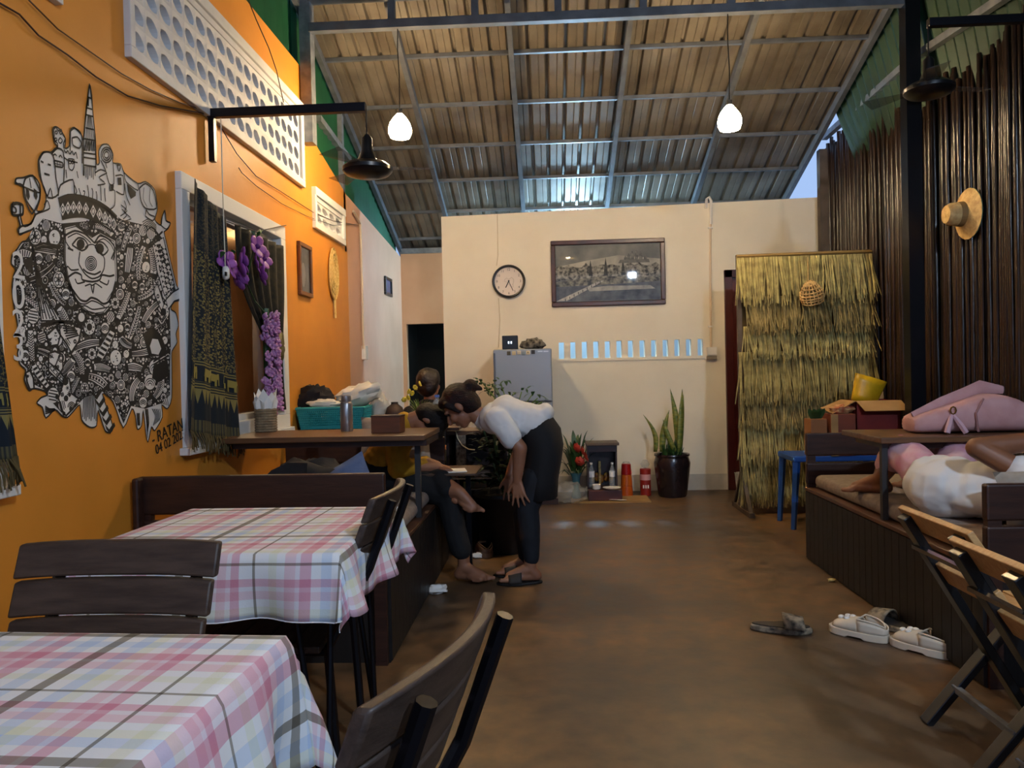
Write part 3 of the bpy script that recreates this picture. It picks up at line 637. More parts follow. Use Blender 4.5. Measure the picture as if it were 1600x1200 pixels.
for rad, tries in ((12, 300), (8.5, 900), (6, 1600), (4.2, 2600), (2.9, 3600), (1.9, 4200), (1.2, 3500)):
    for _ in range(tries):
        c = (rm.uniform(xs0, xs1), rm.uniform(ys0, ys1))
        if not inside(c, field) or inside(c, face): continue
        if any(((c[0]-q[0])/.74)**2+(c[1]-q[1])**2 < (rad+s+.28)**2 for q, s in placed): continue
        pr_ = [(c[0]+rad*.8*math.cos(a), c[1]+rad*math.sin(a)) for a in (0, .8, 1.57, 2.4, 3.14, 3.9, 4.7, 5.5)]
        if any(inside(p, face) for p in pr_) or not all(inside(p, field) for p in pr_[::2]): continue
        placed.append((c, rad)); motif(c, rad, rm.choice((0, 1, 2, 3, 4, 4, 3, 5, 6)) if rad > 4 else (rm.choice((0, 3, 6)) if rad > 2.5 else 9))
# face
fillp(WT, face, D2+.0002); stroke(face, .010, closed=True); stroke([((p[0]-120)*.94+121, (p[1]-420)*.95+420) for p in face], .004, closed=True)
def s2(pts, w=.008, closed=False): stroke(smooth_poly([T2(p) for p in pts], closed), w*.8, closed=closed)
def s1(pts, w=.007, closed=False): stroke(smooth_poly([T1(p) for p in pts], closed), w*.8, closed=closed)
def s3(pts, w=.007, closed=False): stroke(smooth_poly([T3(p) for p in pts], closed), w*.8, closed=closed)
for ex, ey, s in ((605, 270, 1), (762, 305, -1)):
    s2([(ex-70*s, ey+5), (ex-20*s, ey-52), (ex+30*s, ey-40), (ex+60*s, ey+15), (ex+10*s, ey+52), (ex-70*s, ey+5)] if s > 0 else [(ex-40, ey-15), (ex-10, ey-55), (ex+30, ey-45), (ex+68, ey+10), (ex+20, ey+55), (ex-40, ey-15)], .009)
    fillp(LN, [T2((ex+28*math.cos(a*.524)*1.2, ey+44*math.sin(a*.524))) for a in range(12)], D3); fillp(LN, [T2((ex-8+7*math.cos(a), ey-18+9*math.sin(a))) for a in (0, 1.2, 2.4, 3.6, 4.8)], D3+.0006)
s2([(480, 200), (500, 185), (560, 160), (640, 185), (700, 240), (720, 255), (760, 200), (830, 225), (885, 300), (870, 400)], .010); s2([(500, 215), (570, 180), (640, 215), (690, 260)], .006); s2([(720, 262), (790, 225), (850, 270), (880, 330)], .006)
s2([(480, 180), (485, 250), (530, 315)], .007); s2([(690, 70), (665, 100), (680, 150), (700, 180), (715, 150), (720, 95), (690, 120), (655, 75)], .009)
for r in (10, 21, 33, 45): s2([(690+r*math.cos(a*.4), 425+r*1.25*math.sin(a*.4)) for a in range(16)], .006, True)
s2([(640, 300), (660, 280), (700, 270), (730, 285)], .006); s2([(600, 330), (590, 420), (620, 480), (650, 520), (700, 550), (760, 530), (795, 470), (800, 390), (770, 330)], .008)
s2([(625, 470), (660, 500), (720, 515), (770, 490)], .009)
s2([(500, 540), (560, 500), (610, 520), (620, 560), (700, 575), (760, 560), (780, 520), (840, 530), (880, 520)], .010); s2([(560, 550), (580, 590), (640, 575)], .008); s2([(760, 570), (820, 600), (835, 560)], .008)
s2([(500, 590), (540, 640), (600, 720), (650, 735), (690, 705), (740, 720), (790, 755), (835, 735), (870, 650), (890, 570)], .011); s2([(540, 690), (600, 750), (650, 755), (695, 730), (745, 745), (800, 780)], .007)
s2([(690, 600), (705, 670), (715, 600)], .009); s2([(640, 610), (680, 595), (700, 605), (730, 590), (780, 625)], .007); s2([(480, 470), (500, 450), (530, 480), (590, 475)], .008)
s2([(580, 790), (640, 770), (700, 800), (760, 795), (840, 780)], .007); s2([(610, 810), (680, 820), (750, 840), (800, 830)], .007); s2([(500, 300), (545, 320)], .01); s2([(855, 390), (880, 330)], .01)
# crown bands
b_o = [(335, 790), (400, 765), (480, 770), (580, 800), (660, 850), (715, 905)]; b_i = [(360, 920), (430, 905), (500, 905), (590, 940), (650, 975), (700, 1010)]
fillp(BK, [T1(p) for p in b_o+b_i[::-1]], D1+.0004); s1(b_o, .012); s1([(p[0]+3, p[1]+14) for p in b_o], .006); s1(b_i, .010)
for i in range(5):
    for t_ in (.25, .75):
        ax = b_o[i][0]*(1-t_)+b_o[i+1][0]*t_; ay = b_o[i][1]*(1-t_)+b_o[i+1][1]*t_; bx = b_i[i][0]*(1-t_)+b_i[i+1][0]*t_; by = b_i[i][1]*(1-t_)+b_i[i+1][1]*t_; c = ((ax+bx)/2, (ay+by)/2+8)
        fillp(WT, [T1(p) for p in [(c[0], c[1]-42), (c[0]+20, c[1]), (c[0], c[1]+42), (c[0]-20, c[1])]], D2+.0003); s1([(c[0], c[1]-22), (c[0]+10, c[1]), (c[0], c[1]+22), (c[0]-10, c[1])], .005, True)
# spire
for z, w_ in ((130, 12), (200, 20), (245, 20), (330, 26), (400, 36), (490, 38), (520, 38), (570, 38)): s1([(538-w_, z), (540+w_, z+12)], .008)
s1([(538, 45), (520, 200), (500, 400), (498, 640)], .008); s1([(538, 45), (556, 200), (574, 400), (580, 600)], .008)
for k in range(7): s1([(505+k*11, 580), (503+k*12, 640+(k % 3)*12)], .006)
for k in range(5): s1([(505+k*15, 480), (515+k*13, 400), (520+k*9, 330), (528+k*5, 250)], .005)
for k in range(4): s1([(500+k*19, 480), (520+k*15, 410), (512+k*19, 480)], .006)
s1([(530, 130), (530, 190)], .01)
# figures along the top
s1([(210, 540), (240, 490), (290, 490), (310, 540), (320, 650), (335, 760), (270, 780), (225, 660), (210, 540)], .008); s1([(222, 545), (240, 555)], .009); s1([(268, 565), (288, 572)], .009); s1([(245, 625), (280, 636)], .009)
s1([(290, 500), (330, 462), (365, 480), (375, 560), (370, 690)], .008); s1([(302, 508), (315, 500), (325, 512)], .007); s1([(340, 520), (350, 508), (362, 525)], .007)
s1([(308, 540), (362, 555), (362, 585), (315, 575), (308, 540)], .008); s1([(310, 560), (362, 572)], .004); s1([(328, 545), (332, 580)], .004); s1([(346, 550), (348, 584)], .004)
s1([(372, 470), (385, 490), (398, 478), (410, 500), (425, 480), (435, 505), (450, 488), (458, 530)], .007); s1([(372, 520), (400, 540), (460, 555)], .007); s1([(400, 530), (405, 590), (425, 605), (438, 580), (438, 535), (400, 530)], .006)
for x in (412, 428): stroke(circ(T1((x, 552)), 2.6, 10), .004, closed=True)
s1([(385, 600), (390, 655)], .006); s1([(455, 610), (465, 655)], .006)
s1([(415, 350), (440, 332), (475, 355), (490, 400), (490, 560)], .008); s1([(415, 350), (412, 480)], .008); s1([(425, 395), (460, 390), (485, 430), (470, 462), (430, 440), (425, 395)], .008)
s1([(305, 340), (320, 325), (335, 350), (355, 340), (365, 375), (382, 400), (370, 430), (372, 465)], .007); s1([(305, 340), (310, 380), (308, 410), (330, 430), (332, 465)], .007)
for c in ((322, 360), (352, 362), (320, 405)): stroke(circ(T1(c), 2.4, 10), .005, closed=True)
s1([(348, 392), (335, 415), (350, 430), (362, 412), (348, 392)], .006)
s1([(110, 700), (125, 655), (170, 640), (212, 690), (215, 790), (165, 885), (118, 780), (110, 700)], .009); s1([(62, 660), (70, 690), (215, 750), (175, 645)], .008); s1([(150, 655), (160, 720)], .006)
for x in (140, 190): fillp(LN, [T1((x-14, 720)), T1((x+6, 735)), T1((x+12, 775)), T1((x+2, 800)), T1((x-12, 770))], D3)
s1([(160, 850), (172, 858)], .007); s1([(38, 832), (66, 820), (104, 832), (104, 888), (42, 890), (38, 832)], .009); s1([(75, 895), (92, 965)], .006); s1([(90, 895), (108, 965)], .006); s1([(80, 985), (100, 965), (160, 950), (190, 890), (240, 870)], .008); s1([(80, 985), (82, 1015), (110, 1010), (160, 990), (180, 975)], .008)
for r in (12, 8.5, 5): stroke(circ(T1((648, 505)), r, 16), .006, closed=True)
s1([(610, 540), (640, 600), (665, 690), (695, 690), (690, 560)], .007); s1([(640, 550), (650, 590)], .007); s1([(575, 620), (610, 600), (650, 620), (600, 650), (640, 690), (590, 700)], .007)
s1([(670, 700), (668, 735), (700, 735), (700, 830), (665, 860)], .007); fillp(LN, [T1(p) for p in [(675, 700), (695, 700), (692, 735), (672, 735)]], D3)
s1([(715, 570), (728, 610), (738, 575), (715, 570)], .008); fillp(LN, [T1(p) for p in [(718, 652), (742, 650), (745, 700), (722, 700)]], D3); s1([(705, 640), (755, 640), (760, 760), (710, 740)], .007)
fillp(LN, [T1(p) for p in [(780, 690), (838, 745), (836, 770), (805, 790), (785, 740)]], D3); s1([(760, 620), (775, 680), (850, 735), (850, 690)], .007); s1([(765, 690), (775, 770), (800, 830)], .007)
s1([(860, 720), (900, 690), (950, 735), (970, 850), (900, 850), (870, 800), (860, 720)], .009); s1([(890, 715), (885, 790), (910, 840)], .005); s1([(930, 720), (925, 800), (945, 840)], .005); s1([(905, 860), (900, 900), (945, 930), (960, 905), (925, 890), (905, 860)], .008)
s1([(1000, 960), (1005, 915), (1022, 870), (1030, 930), (1060, 948), (1035, 985), (1000, 960)], .007); s1([(1010, 1000), (930, 1080)], .012)
for k in range(6): s1([(880+k*3, 940+k*14), (920, 920+k*12), (970, 960+k*10)], .005)
for k in range(7): s1([(760+rm.uniform(-40, 40), 800+k*28), (790+rm.uniform(-20, 20), 840+k*26), (760+rm.uniform(-30, 30), 880+k*20)], .006)
for k in range(8): s1([(440+k*28, 700+(k % 3)*20), (455+k*26, 740+(k % 2)*25), (445+k*28, 765+k*6)], .007)
s1([(335, 770), (350, 700), (430, 665), (440, 760)], .008); s1([(265, 780), (285, 720), (300, 790)], .007); s1([(245, 830), (265, 800), (280, 850), (240, 870)], .007)
stroke(sil, .006, closed=True)
for k in range(9): s3([(560+k*9, 520), (556+k*11, 620+(k % 2)*20), (550+k*12, 700+(k % 3)*14)], .006)      # feathers and hanging shapes along the lower edge
for k in range(6): s3([(800+k*6, 600+k*10), (843, 650+k*18), (890-k*6, 600+k*10)], .005)
for k in range(5): s3([(1000+k*5, 640), (1012+k*4, 740), (1018, 850-k*12)], .005)
for k in range(5): s3([(1050+k*14, 640), (1075+k*9, 690), (1060+k*10, 760-k*8)], .006)
for k in range(5): s3([(940+k*5, 670), (948+k*4, 760)], .005)
for k in range(5): s3([(280, 620+k*14), (310+k*8, 640+k*4), (350, 640)], .006)
for k in range(6): s3([(1070+k*18, 560), (1090+k*14, 590-k*3), (1110+k*12, 600+k*4)], .006)
# checked cloth on the right, dark triangle, long fan of folds, arrows, splash
def white(pts, T, lay=.0006): fillp(WT, [T(p) for p in pts], D2+lay); stroke([T(p) for p in pts], .009, D3+.0004, closed=True)
white([(1190, 270), (1280, 215), (1372, 610), (1290, 690), (1230, 500)], T2)
for i in range(9):
    for j in range(3):
        cx = 1222+i*11+j*32-(i*2); cy = 280+i*42+j*14
        for q_ in (((0, 0), (16, -16), (16, 16)), ((0, 0), (-16, -16), (-16, 16))): fillp(LN, [T2((cx+a, cy+b*.9)) for a, b in q_], D3+.0006)
white([(225, 330), (250, 480), (330, 700), (440, 890), (285, 895), (250, 640)], T2)
for k in range(5): stroke([T2((240+k*6, 480)), T2((275+k*14, 720)), T2((300+k*28, 880))], .006, D3+.0006)
white([(215, 290), (300, 262), (440, 285), (435, 302), (300, 285), (225, 312)], T2); fillp(LN, [T2(p) for p in [(135, 400), (210, 365), (222, 520), (190, 500), (150, 450)]], D3+.0004)
white([(270, 980), (290, 920), (430, 895), (560, 890), (430, 910), (300, 935)], T2)
white([(430, 905), (560, 920), (610, 960), (590, 1060), (530, 1150), (490, 1080), (440, 1010)], T2)
for k in range(6): stroke([T2((450+k*8, 930+k*22)), T2((560+k*6, 950+k*12))], .006, D3+.0006)
fillp(LN, [T2((605+70*math.cos(a*.3)*(1 if a % 2 else .62), 880+85*math.sin(a*.3)*(1 if a % 2 else .62))) for a in range(21)], D3+.0004); disc(T2((612, 865)), 7, WT, D3+.0008)
white([(330, 1010), (400, 945), (440, 1010), (420, 1090), (360, 1100)], T2); fillp(LN, [T2(p) for p in [(390, 985), (415, 990), (400, 1005)]], D3+.0006); fillp(LN, [T2(p) for p in [(345, 1040), (375, 1030), (360, 1060)]], D3+.0006)
white([(1195, 560), (1235, 600), (1285, 760), (1262, 810), (1210, 690)], T2)
for k in range(3): white([(1235, 800+k*55), (1268, 850+k*55), (1300, 800+k*55), (1300, 830+k*55), (1268, 885+k*55), (1235, 835+k*55)], T2)
fillp(LN, [T2(p) for p in [(1110, 1000), (1200, 940), (1260, 1010), (1305, 1120), (1300, 1180), (1160, 1180)]], D3+.0003); white([(1170, 1100), (1190, 1040), (1235, 1045), (1262, 1120), (1240, 1170), (1185, 1160)], T2, .0016)
white([(1060, 300), (1165, 235), (1170, 255), (1062, 322)], T3); fillp(LN, [T3(p) for p in [(1060, 330), (1160, 280), (1175, 400), (1100, 450), (1050, 420)]], D3+.0003)
white([(1355, 660), (1410, 630), (1420, 715), (1370, 735), (1320, 800), (1300, 720)], T2)
for k in range(5):
    z = 505+k*62; x = 640+k*24; fillp(LN, [T3(p) for p in [(x-25, z), (x+5, z+35), (x+40, z-18), (x+50, z+10), (x+12, z+70), (x-15, z+35)]], D3+.0006)
for (c, r) in (((350, 310), 75),):
    white([(c[0]-45, c[1]-70), (c[0], c[1]-85), (c[0]+55, c[1]-60), (c[0]+58, c[1]+40), (c[0]+10, c[1]+110), (c[0]-45, c[1]+60)], T3)
    s_ = D3+.0008; fillp(LN, [T3(p) for p in [(310, 375), (350, 350), (345, 325), (360, 325), (400, 385), (355, 355)]], s_); stroke([T3((350, 340)), T3((385, 250))], .006, s_); stroke([T3((350, 340)), T3((300, 300))], .006, s_)
white([(375, 560), (430, 400), (455, 430), (470, 530), (520, 570), (480, 640), (430, 690), (400, 650)], T3)
for c, r in (((425, 440), 7), ((430, 565), 5), ((365, 555), 4), ((465, 640), 4), ((415, 675), 3.5), ((455, 540), 3)): fillp(LN, circ(T3(c), r, 10), D3+.0008)
white([(140, 380), (170, 365), (195, 420), (200, 495), (170, 500), (150, 450)], T3); fillp(LN, circ(T3((155, 405)), 2.6, 8), D3+.0008)
for i, d_ in enumerate('2023'):     # date down the left side
    c = T2((92, 455+i*(240 if i < 3 else 225)-(0 if i < 2 else 10))); 
    fr = frame(onw((c[0]+1.5, c[1]), D3+.0006), (0, 1, 0), (0, 0, 1)); text(d_, m_mw, mural, 'painted_digit', fr @ Matrix.Diagonal((1.0, 1, 1, 1)), .13, .0004)
WH.build('white_ground', m_mw, mural); BK.build('black_ground', m_mk, mural); WT.build('white_shapes', m_mw, mural); LN.build('line_art', m_mk, mural)
text('51', m_mk, mural, 'painted_sign', frame(onw(T1((72, 858)), .005), (0, 1, -.03), (0, .03, 1)), .055)
sg = thing('mural_signature', 'black hand-lettered signature and date below the mural', 'lettering', PX(268, 690, WLX))
text('- RATANA', m_mk, sg, 'lettering', frame(PX(267, 672, WLX+.004), (0, 1, .18), (0, -.18, 1)), .075); text('04 02 2023', m_mk, sg, 'lettering', frame(PX(267, 690, WLX+.004), (0, 1, .2), (0, -.2, 1)), .062)
# ================================================================== shawls, curtain, flowers at the window
def shawl_mat(name, hue='#20262c', gold='#8a7d48'):
    m = bpy.data.materials.new(name); m.use_nodes = True; q = NT(m); q.b.inputs['Roughness'].default_value = .8; q.b.inputs['Specular IOR Level'].default_value = .2
    def ma(op, a, b=None, c=None):
        n = q.n('ShaderNodeMath', operation=op)
        for i, x in enumerate((a, b, c)):
            if x is None: continue
            if isinstance(x, (int, float)): n.inputs[i].default_value = x
            else: q.l(x, n.inputs[i])
        return n.outputs[0]
    uv = q.n('ShaderNodeUVMap'); sp = q.n('ShaderNodeSeparateXYZ'); q.l(uv.outputs[0], sp.inputs[0]); u, v = sp.outputs[0], sp.outputs[1]   # v: 0 bottom, 1 top
    mp = q.n('ShaderNodeMapping'); mp.inputs['Scale'].default_value = (44, 120, 1); q.l(uv.outputs[0], mp.inputs[0])
    vo = q.n('ShaderNodeTexVoronoi'); vo.inputs['Scale'].default_value = 1; q.l(mp.outputs[0], vo.inputs[0]); spots = ma('LESS_THAN', vo.outputs['Distance'], .46)
    st = ma('PINGPONG', ma('MULTIPLY', u, 9), .5); stripe = ma('ADD', ma('MULTIPLY', ma('GREATER_THAN', st, .3), .35), .5)
    body = ma('MULTIPLY', ma('MULTIPLY', spots, stripe), ma('MULTIPLY', ma('GREATER_THAN', v, .30), ma('ADD', ma('MULTIPLY', ma('LESS_THAN', v, .75), .75), .25)))
    ln = ma('MULTIPLY', ma('GREATER_THAN', ma('PINGPONG', ma('MULTIPLY', v, 90), .5), .25), .8)
    band1 = ma('MULTIPLY', ln, ma('MULTIPLY', ma('GREATER_THAN', v, .275), ma('LESS_THAN', v, .30))); band2 = ma('MULTIPLY', ln, ma('MULTIPLY', ma('GREATER_THAN', v, .185), ma('LESS_THAN', v, .215)))
    tri = ma('MULTIPLY', ma('PINGPONG', ma('MULTIPLY', u, 18), .5), .12); saw = ma('MULTIPLY', ma('MULTIPLY', ma('GREATER_THAN', ma('SUBTRACT', v, .125), tri), ma('LESS_THAN', v, .185)), .9)
    fr = ma('MULTIPLY', ma('LESS_THAN', v, .06), ma('MULTIPLY', ma('PINGPONG', ma('MULTIPLY', u, 40), .5), .9))
    fac = ma('ADD', ma('ADD', body, band1), ma('ADD', ma('ADD', band2, saw), fr))
    mx = q.n('ShaderNodeMixRGB'); q.l(fac, mx.inputs[0]); mx.inputs[1].default_value = S(hue); mx.inputs[2].default_value = S(gold); q.l(mx.outputs[0], q.b.inputs['Base Color']); return m
m_shawl = shawl_mat('gold_shawl'); m_gold = M('gold_thread', '#8f7f3a', .7)
def shawl(x, tl, tr, bl, br, label, seed, name='shawl'):
    """four corners as pixels on the plane X = x"""
    A, B, C_, D_ = [PX(*p, x) for p in (tl, tr, bl, br)]
    def fn(u, v):
        p = (C_*(1-u)+D_*u)*(1-v) + (A*(1-u)+B*u)*v; k = math.sin(u*21+seed)*.016 + math.sin(u*47+seed*2)*.006
        return p + V((k*(1.1-.5*v), 0, 0))
    t = thing(name, label, 'shawl', (x, (C_.y+D_.y)/2, min(C_.z, D_.z)), group='gold patterned shawls on the orange wall')
    MB().grid(fn, 44, 40, uv=True).build('cloth', m_shawl, t, smooth=0, solid=.003)
    n = 5
    for i in range(n):
        el = MB()
        u0, w_ = .06+i*.185, .15
        def q_(a, b): p = fn(u0+a*w_, .218+b*.055); return p+V((.006, 0, 0))
        for poly in ([(.1, .35), (.75, .35), (.8, .9), (.15, .95)], [(.75, .5), (1, .6), (.98, 1), (.78, .95)], [(.92, .65), (1, .65), (1, .1), (.94, .1)], [(.12, 0), (.26, 0), (.26, .4), (.12, .4)], [(.6, 0), (.74, 0), (.74, .4), (.6, .4)]):
            k = len(el.v); el.v += [q_(*p) for p in poly]; el.f.append(tuple(range(k, k+4)))
        el.build('woven_elephant', m_gold, t, solid=.002, kind='stuff')
    fr = MB(); r_ = random.Random(seed)
    for i in range(70):
        u = i/69; a = fn(u, .01); b = a+V((r_.uniform(.0, .03), r_.uniform(-.04, .02), -.07-r_.random()*.03)); fr.ringpath([a, (a+b)/2+V((.006, 0, 0)), b], .0032, 4)
    fr.build('fringe', M('shawl_fringe', '#57461f', .8), t, kind='stuff'); return t
shawl(WLX+.065, (301, 279), (352, 345), (291, 676), (373, 690), 'gold and navy patterned shawl hanging at the window, beside the mural', 1)
shawl(WLX+.06, (-95, 270), (-22, 330), (-90, 740), (32, 716), 'gold and navy patterned shawl cut by the left edge', 4)
m_cur = M('dark_curtain', '#2b2614', .85, col2='#161410', scale=26, bump=.1)
cu = thing('curtain', 'dark patterned curtain gathered with a tie at the window', 'curtain', PX(415, 655, WLX-.0))
def curt(u, v):
    ya, yb = 4.18, 4.93; z = 2.06-v*1.06; pinch = math.exp(-((v-.72)/.3)**2)*.88; c = 4.78; y = (ya+(yb-ya)*u); y = y*(1-pinch)+(c+(u-.5)*.12)*pinch
    return (WLX+.035+.016*math.sin(u*34), y, z)
MB().grid(curt, 60, 36).build('cloth', m_cur, cu, smooth=0, solid=.003)
MB().ringpath([PX(352, 345, WLX+.055), PX(400, 362, WLX+.05), PX(447, 352, WLX+.04)], .003, 5).build('curtain_wire', m_blackp, cu)
a = PX(430, 545, WLX+.07); bow = MB()
for k, (dy, dz) in enumerate(((.10, .10), (.13, .0), (.10, -.06), (-.02, .07))):
    bow.ringpath([a, a+V((.02, dy*.6, dz*.5)), a+V((.01, dy, dz))], [.014, .035, .02], 7, flat=.35)
bow.build('tie_bow', M('khaki_silk', '#6f6330', .5, col2='#4c4420', scale=12), cu, smooth=50)
def petal_mesh(name, mat, n, r, w, cup=.3):
    mb = MB()
    for k in range(n):
        a = 2*math.pi*k/n; rot = RZ(a) @ RY(-cup)
        mb.ell(rot @ V((r*.55, 0, 0)), (r*.5, w, .006), rot, 8, 5)
    me = mb.mesh(name); me.shade_smooth(); me.materials.append(mat); return me
m_orc = M('orchid_purple', '#8a3f96', .55, col2='#a55db0', scale=30); m_orcl = M('orchid_pale', '#c9a0c4', .55, col2='#a0569a', scale=40)
pm1 = petal_mesh('petal_ring', m_orc, 5, .075, .034); pm2 = petal_mesh('petal_ring', m_orcl, 4, .032, .013, .7); core = MB().ell((0, 0, .012), (.016, .016, .018)).mesh('flower_core'); core.materials.append(M('orchid_core', '#5a1a66', .5))
spr = thing('orchid_spray', 'large purple artificial orchids hanging at the top of the window', 'flowers', PX(370, 440, WLX+.09))
w0 = wloc(spr)
for px, py, s in ((357, 415, 1.0), (373, 420, 1.25), (377, 406, 1.0), (371, 434, .95), (400, 386, .95), (398, 411, .85), (411, 405, .85), (407, 430, .85), (352, 408, .8)):
    p = PX(px, py, WLX+.10+rnd.uniform(0, .03)); b = share(pm1, 'blossom', spr, p-w0, (R(rnd.uniform(-25, 15)), R(80), R(rnd.uniform(-60, 60))), (s, s, s)); share(core, 'flower_core', b)
st = MB().ringpath([PX(*p, WLX+.085) for p in ((404, 368), (394, 400), (385, 440), (398, 470), (415, 490))], .004, 5)
for p, q_ in (((402, 372), (392, 362)), ((402, 372), (410, 360)), ((402, 374), (406, 358)), ((345, 402), (352, 392)), ((362, 398), (368, 392))): MB().ringpath([PX(*p, WLX+.1), PX((p[0]+q_[0])/2, (p[1]+q_[1])/2-3, WLX+.115), PX(*q_, WLX+.1)], [.004, .014, .002], 5, flat=.3).build('leaf', m_leaf, spr)
st.build('stem', m_leaf, spr)
gar = thing('orchid_garland', 'thick hanging garland of small purple and white orchids', 'garland', PX(418, 640, WLX+.08)); w0 = wloc(gar)
MB().ringpath([PX(415, 482, WLX+.08), PX(417, 560, WLX+.08), PX(420, 640, WLX+.08)], .02, 6).build('stem', m_leaf, gar)
for i in range(30):
    py = 492+i*5.1; 
    for k in range(4):
        a = rnd.uniform(0, 6.28); dy = math.cos(a)*.075; c = PX(414+i*.22, py, WLX+.08); p = c+V((abs(math.sin(a))*.055, dy, rnd.uniform(-.012, .012)))
        share(pm2, 'blossom', gar, p-w0, (rnd.uniform(-.7, .7), R(75)+rnd.uniform(-.6, .6), rnd.uniform(-1.2, 1.2)), (1, 1, 1))
for i in range(3):
    p = PX(424+i*2, 632+i*8, WLX+.09); share(pm2, 'blossom', gar, p-w0, (0, R(80), i), (1, 1, 1))
# ================================================================== wall pictures, fan, wires, switch
def wall_frame(y0, y1, z0, z1, label, mf, art, x=WLX):
    t = thing('picture_frame', label, 'picture', (x, (y0+y1)/2, z0)); w_ = .03
    MB().b2((x, y0, z0), (x+.025, y1, z0+w_)).b2((x, y0, z1-w_), (x+.025, y1, z1)).b2((x, y0, z0+w_), (x+.025, y0+w_, z1-w_)).b2((x, y1-w_, z0+w_), (x+.025, y1, z1-w_)).build('frame', mf, t, bevel=.004)
    MB().b2((x+.002, y0+w_, z0+w_), (x+.008, y1-w_, z1-w_)).build('print', art, t)
    MB().add([(x+.014, y0+w_, z0+w_), (x+.014, y1-w_, z0+w_), (x+.014, y1-w_, z1-w_), (x+.014, y0+w_, z1-w_)], [(0, 1, 2, 3)]).build('pane', pane_mat('picture_glass'), t); return t
a, b = PX(463, 375, WLX), PX(485, 465, WLX)
wf = wall_frame(a.y, b.y, PX(485, 466, WLX).z, PX(463, 376, WLX).z, 'small wood-framed portrait on the orange wall', M('honey_wood', '#7a4a22', .4), M('portrait_paper', '#a9aebd', .6, col2='#8f95a8', scale=9))
c = PX(474, 425, WLX+.010); MB().add([c+V((0, .05*math.cos(i*.628), .09*math.sin(i*.628)-.02)) for i in range(10)], [tuple(range(10))]).build('printed_figure', M('portrait_white', '#dfe0e6', .6), wf)
wall_frame(PX(600, 450, WLX).y, PX(610, 450, WLX).y, PX(605, 462, WLX).z, PX(605, 434, WLX).z, 'tiny dark blue framed picture on the peach wall', m_blackp, M('blue_print', '#3a5a86', .5, col2='#25405f', scale=10))
fan = thing('palm_fan', 'round woven palm hand fan hung on the orange wall', 'hand fan', PX(521, 470, WLX)); c = PX(521, 428, WLX+.012); m_palm = M('woven_palm', '#e2c27a', .7, col2='#c79f52', scale=40, bump=.3)
MB().add([c+V((.002*math.cos(i*.8), .125*math.cos(i*.314), .21*math.sin(i*.314))) for i in range(20)], [tuple(range(20))]).build('blade', m_palm, fan, solid=.006)
for k in range(4): MB().ringpath([c+V((.006, .125*(1-k*.22)*math.cos(i*.314), .21*(1-k*.22)*math.sin(i*.314))) for i in range(20)], .006, 5, closed=True).build('woven_ring', m_palm, fan)
for k in range(10): a_ = k*.628; MB().ringpath([c+V((.005, 0, -.03)), c+V((.006, .12*math.cos(a_), .2*math.sin(a_)))], .004, 4).build('woven_rib', m_palm, fan)
MB().ringpath([c+V((.004, 0, -.2)), c+V((.004, .005, -.36))], .012, 6).build('handle', m_palm, fan, smooth=40)
def wire(pts, r, label, mat=m_blackp, x=WLX+.012, group=None):
    t = tag(MB().ringpath([PX(p[0], p[1], x) for p in pts], r*.6, 5).build('wall_cable', mat, smooth=0), label, 'cable', group); return t
m_brown = M('brown_cable', '#3c1c12', .5)
wire([(0, 5), (30, 22), (60, 55), (105, 85), (150, 120), (200, 150), (250, 165), (300, 174), (322, 178)], .006, 'lower red-brown cable sagging across the orange wall to the fan arm', m_brown)
wire([(45, 0), (90, 45), (140, 80), (190, 115), (235, 140), (280, 160), (320, 173)], .005, 'upper brown cable sagging across the orange wall to the fan arm', M('tan_cable', '#5a3a20', .5))
wire([(335, 182), (370, 240), (400, 275), (440, 300), (490, 332), (520, 345), (560, 352)], .005, 'brown cable running from the fan arm towards the small vent', m_brown)
wire([(373, 262), (378, 270), (400, 290), (440, 318), (480, 338), (520, 352), (560, 350)], .004, 'second thin cable running below towards the small vent', m_blackp)
wire([(388, 0), (400, 30), (420, 75), (432, 110), (443, 160)], .006, 'dark cable descending over the top of the long vent', m_brown, WLX+.04)
pc = thing('pull_switch', 'small white switch hanging on a long cord before the window', 'switch', PX(353, 432, WLX+.12))
MB().ringpath([PX(345, 185, WLX+.12), PX(348, 300, WLX+.12), PX(352, 418, WLX+.12)], .003, 5).build('cord', M('cord_white', '#cfc8b8', .6), pc)
MB().cap(PX(353, 421, WLX+.12), PX(353, 432, WLX+.12), .018, .018).build('switch_body', m_white, pc, smooth=0); a = PX(353, 428, WLX+.14); MB().box(a, (.008, .014, .02)).build('rocker', m_blackp, pc)
co = thing('wall_conduit', 'white cable conduit running down the peach wall to a switch', 'conduit', PX(568, 558, WLX))
MB().ringpath([PX(*p, WLX+.02) for p in ((552, 330), (563, 350), (566, 450), (568, 545))], .012, 6).build('pipe', M('conduit_cream', '#d8c3a8', .5), co, smooth=40)
c = PX(570, 551, WLX+.02); MB().box(c, (.04, .1, .13)).build('switch_box', m_white, co, bevel=.005)
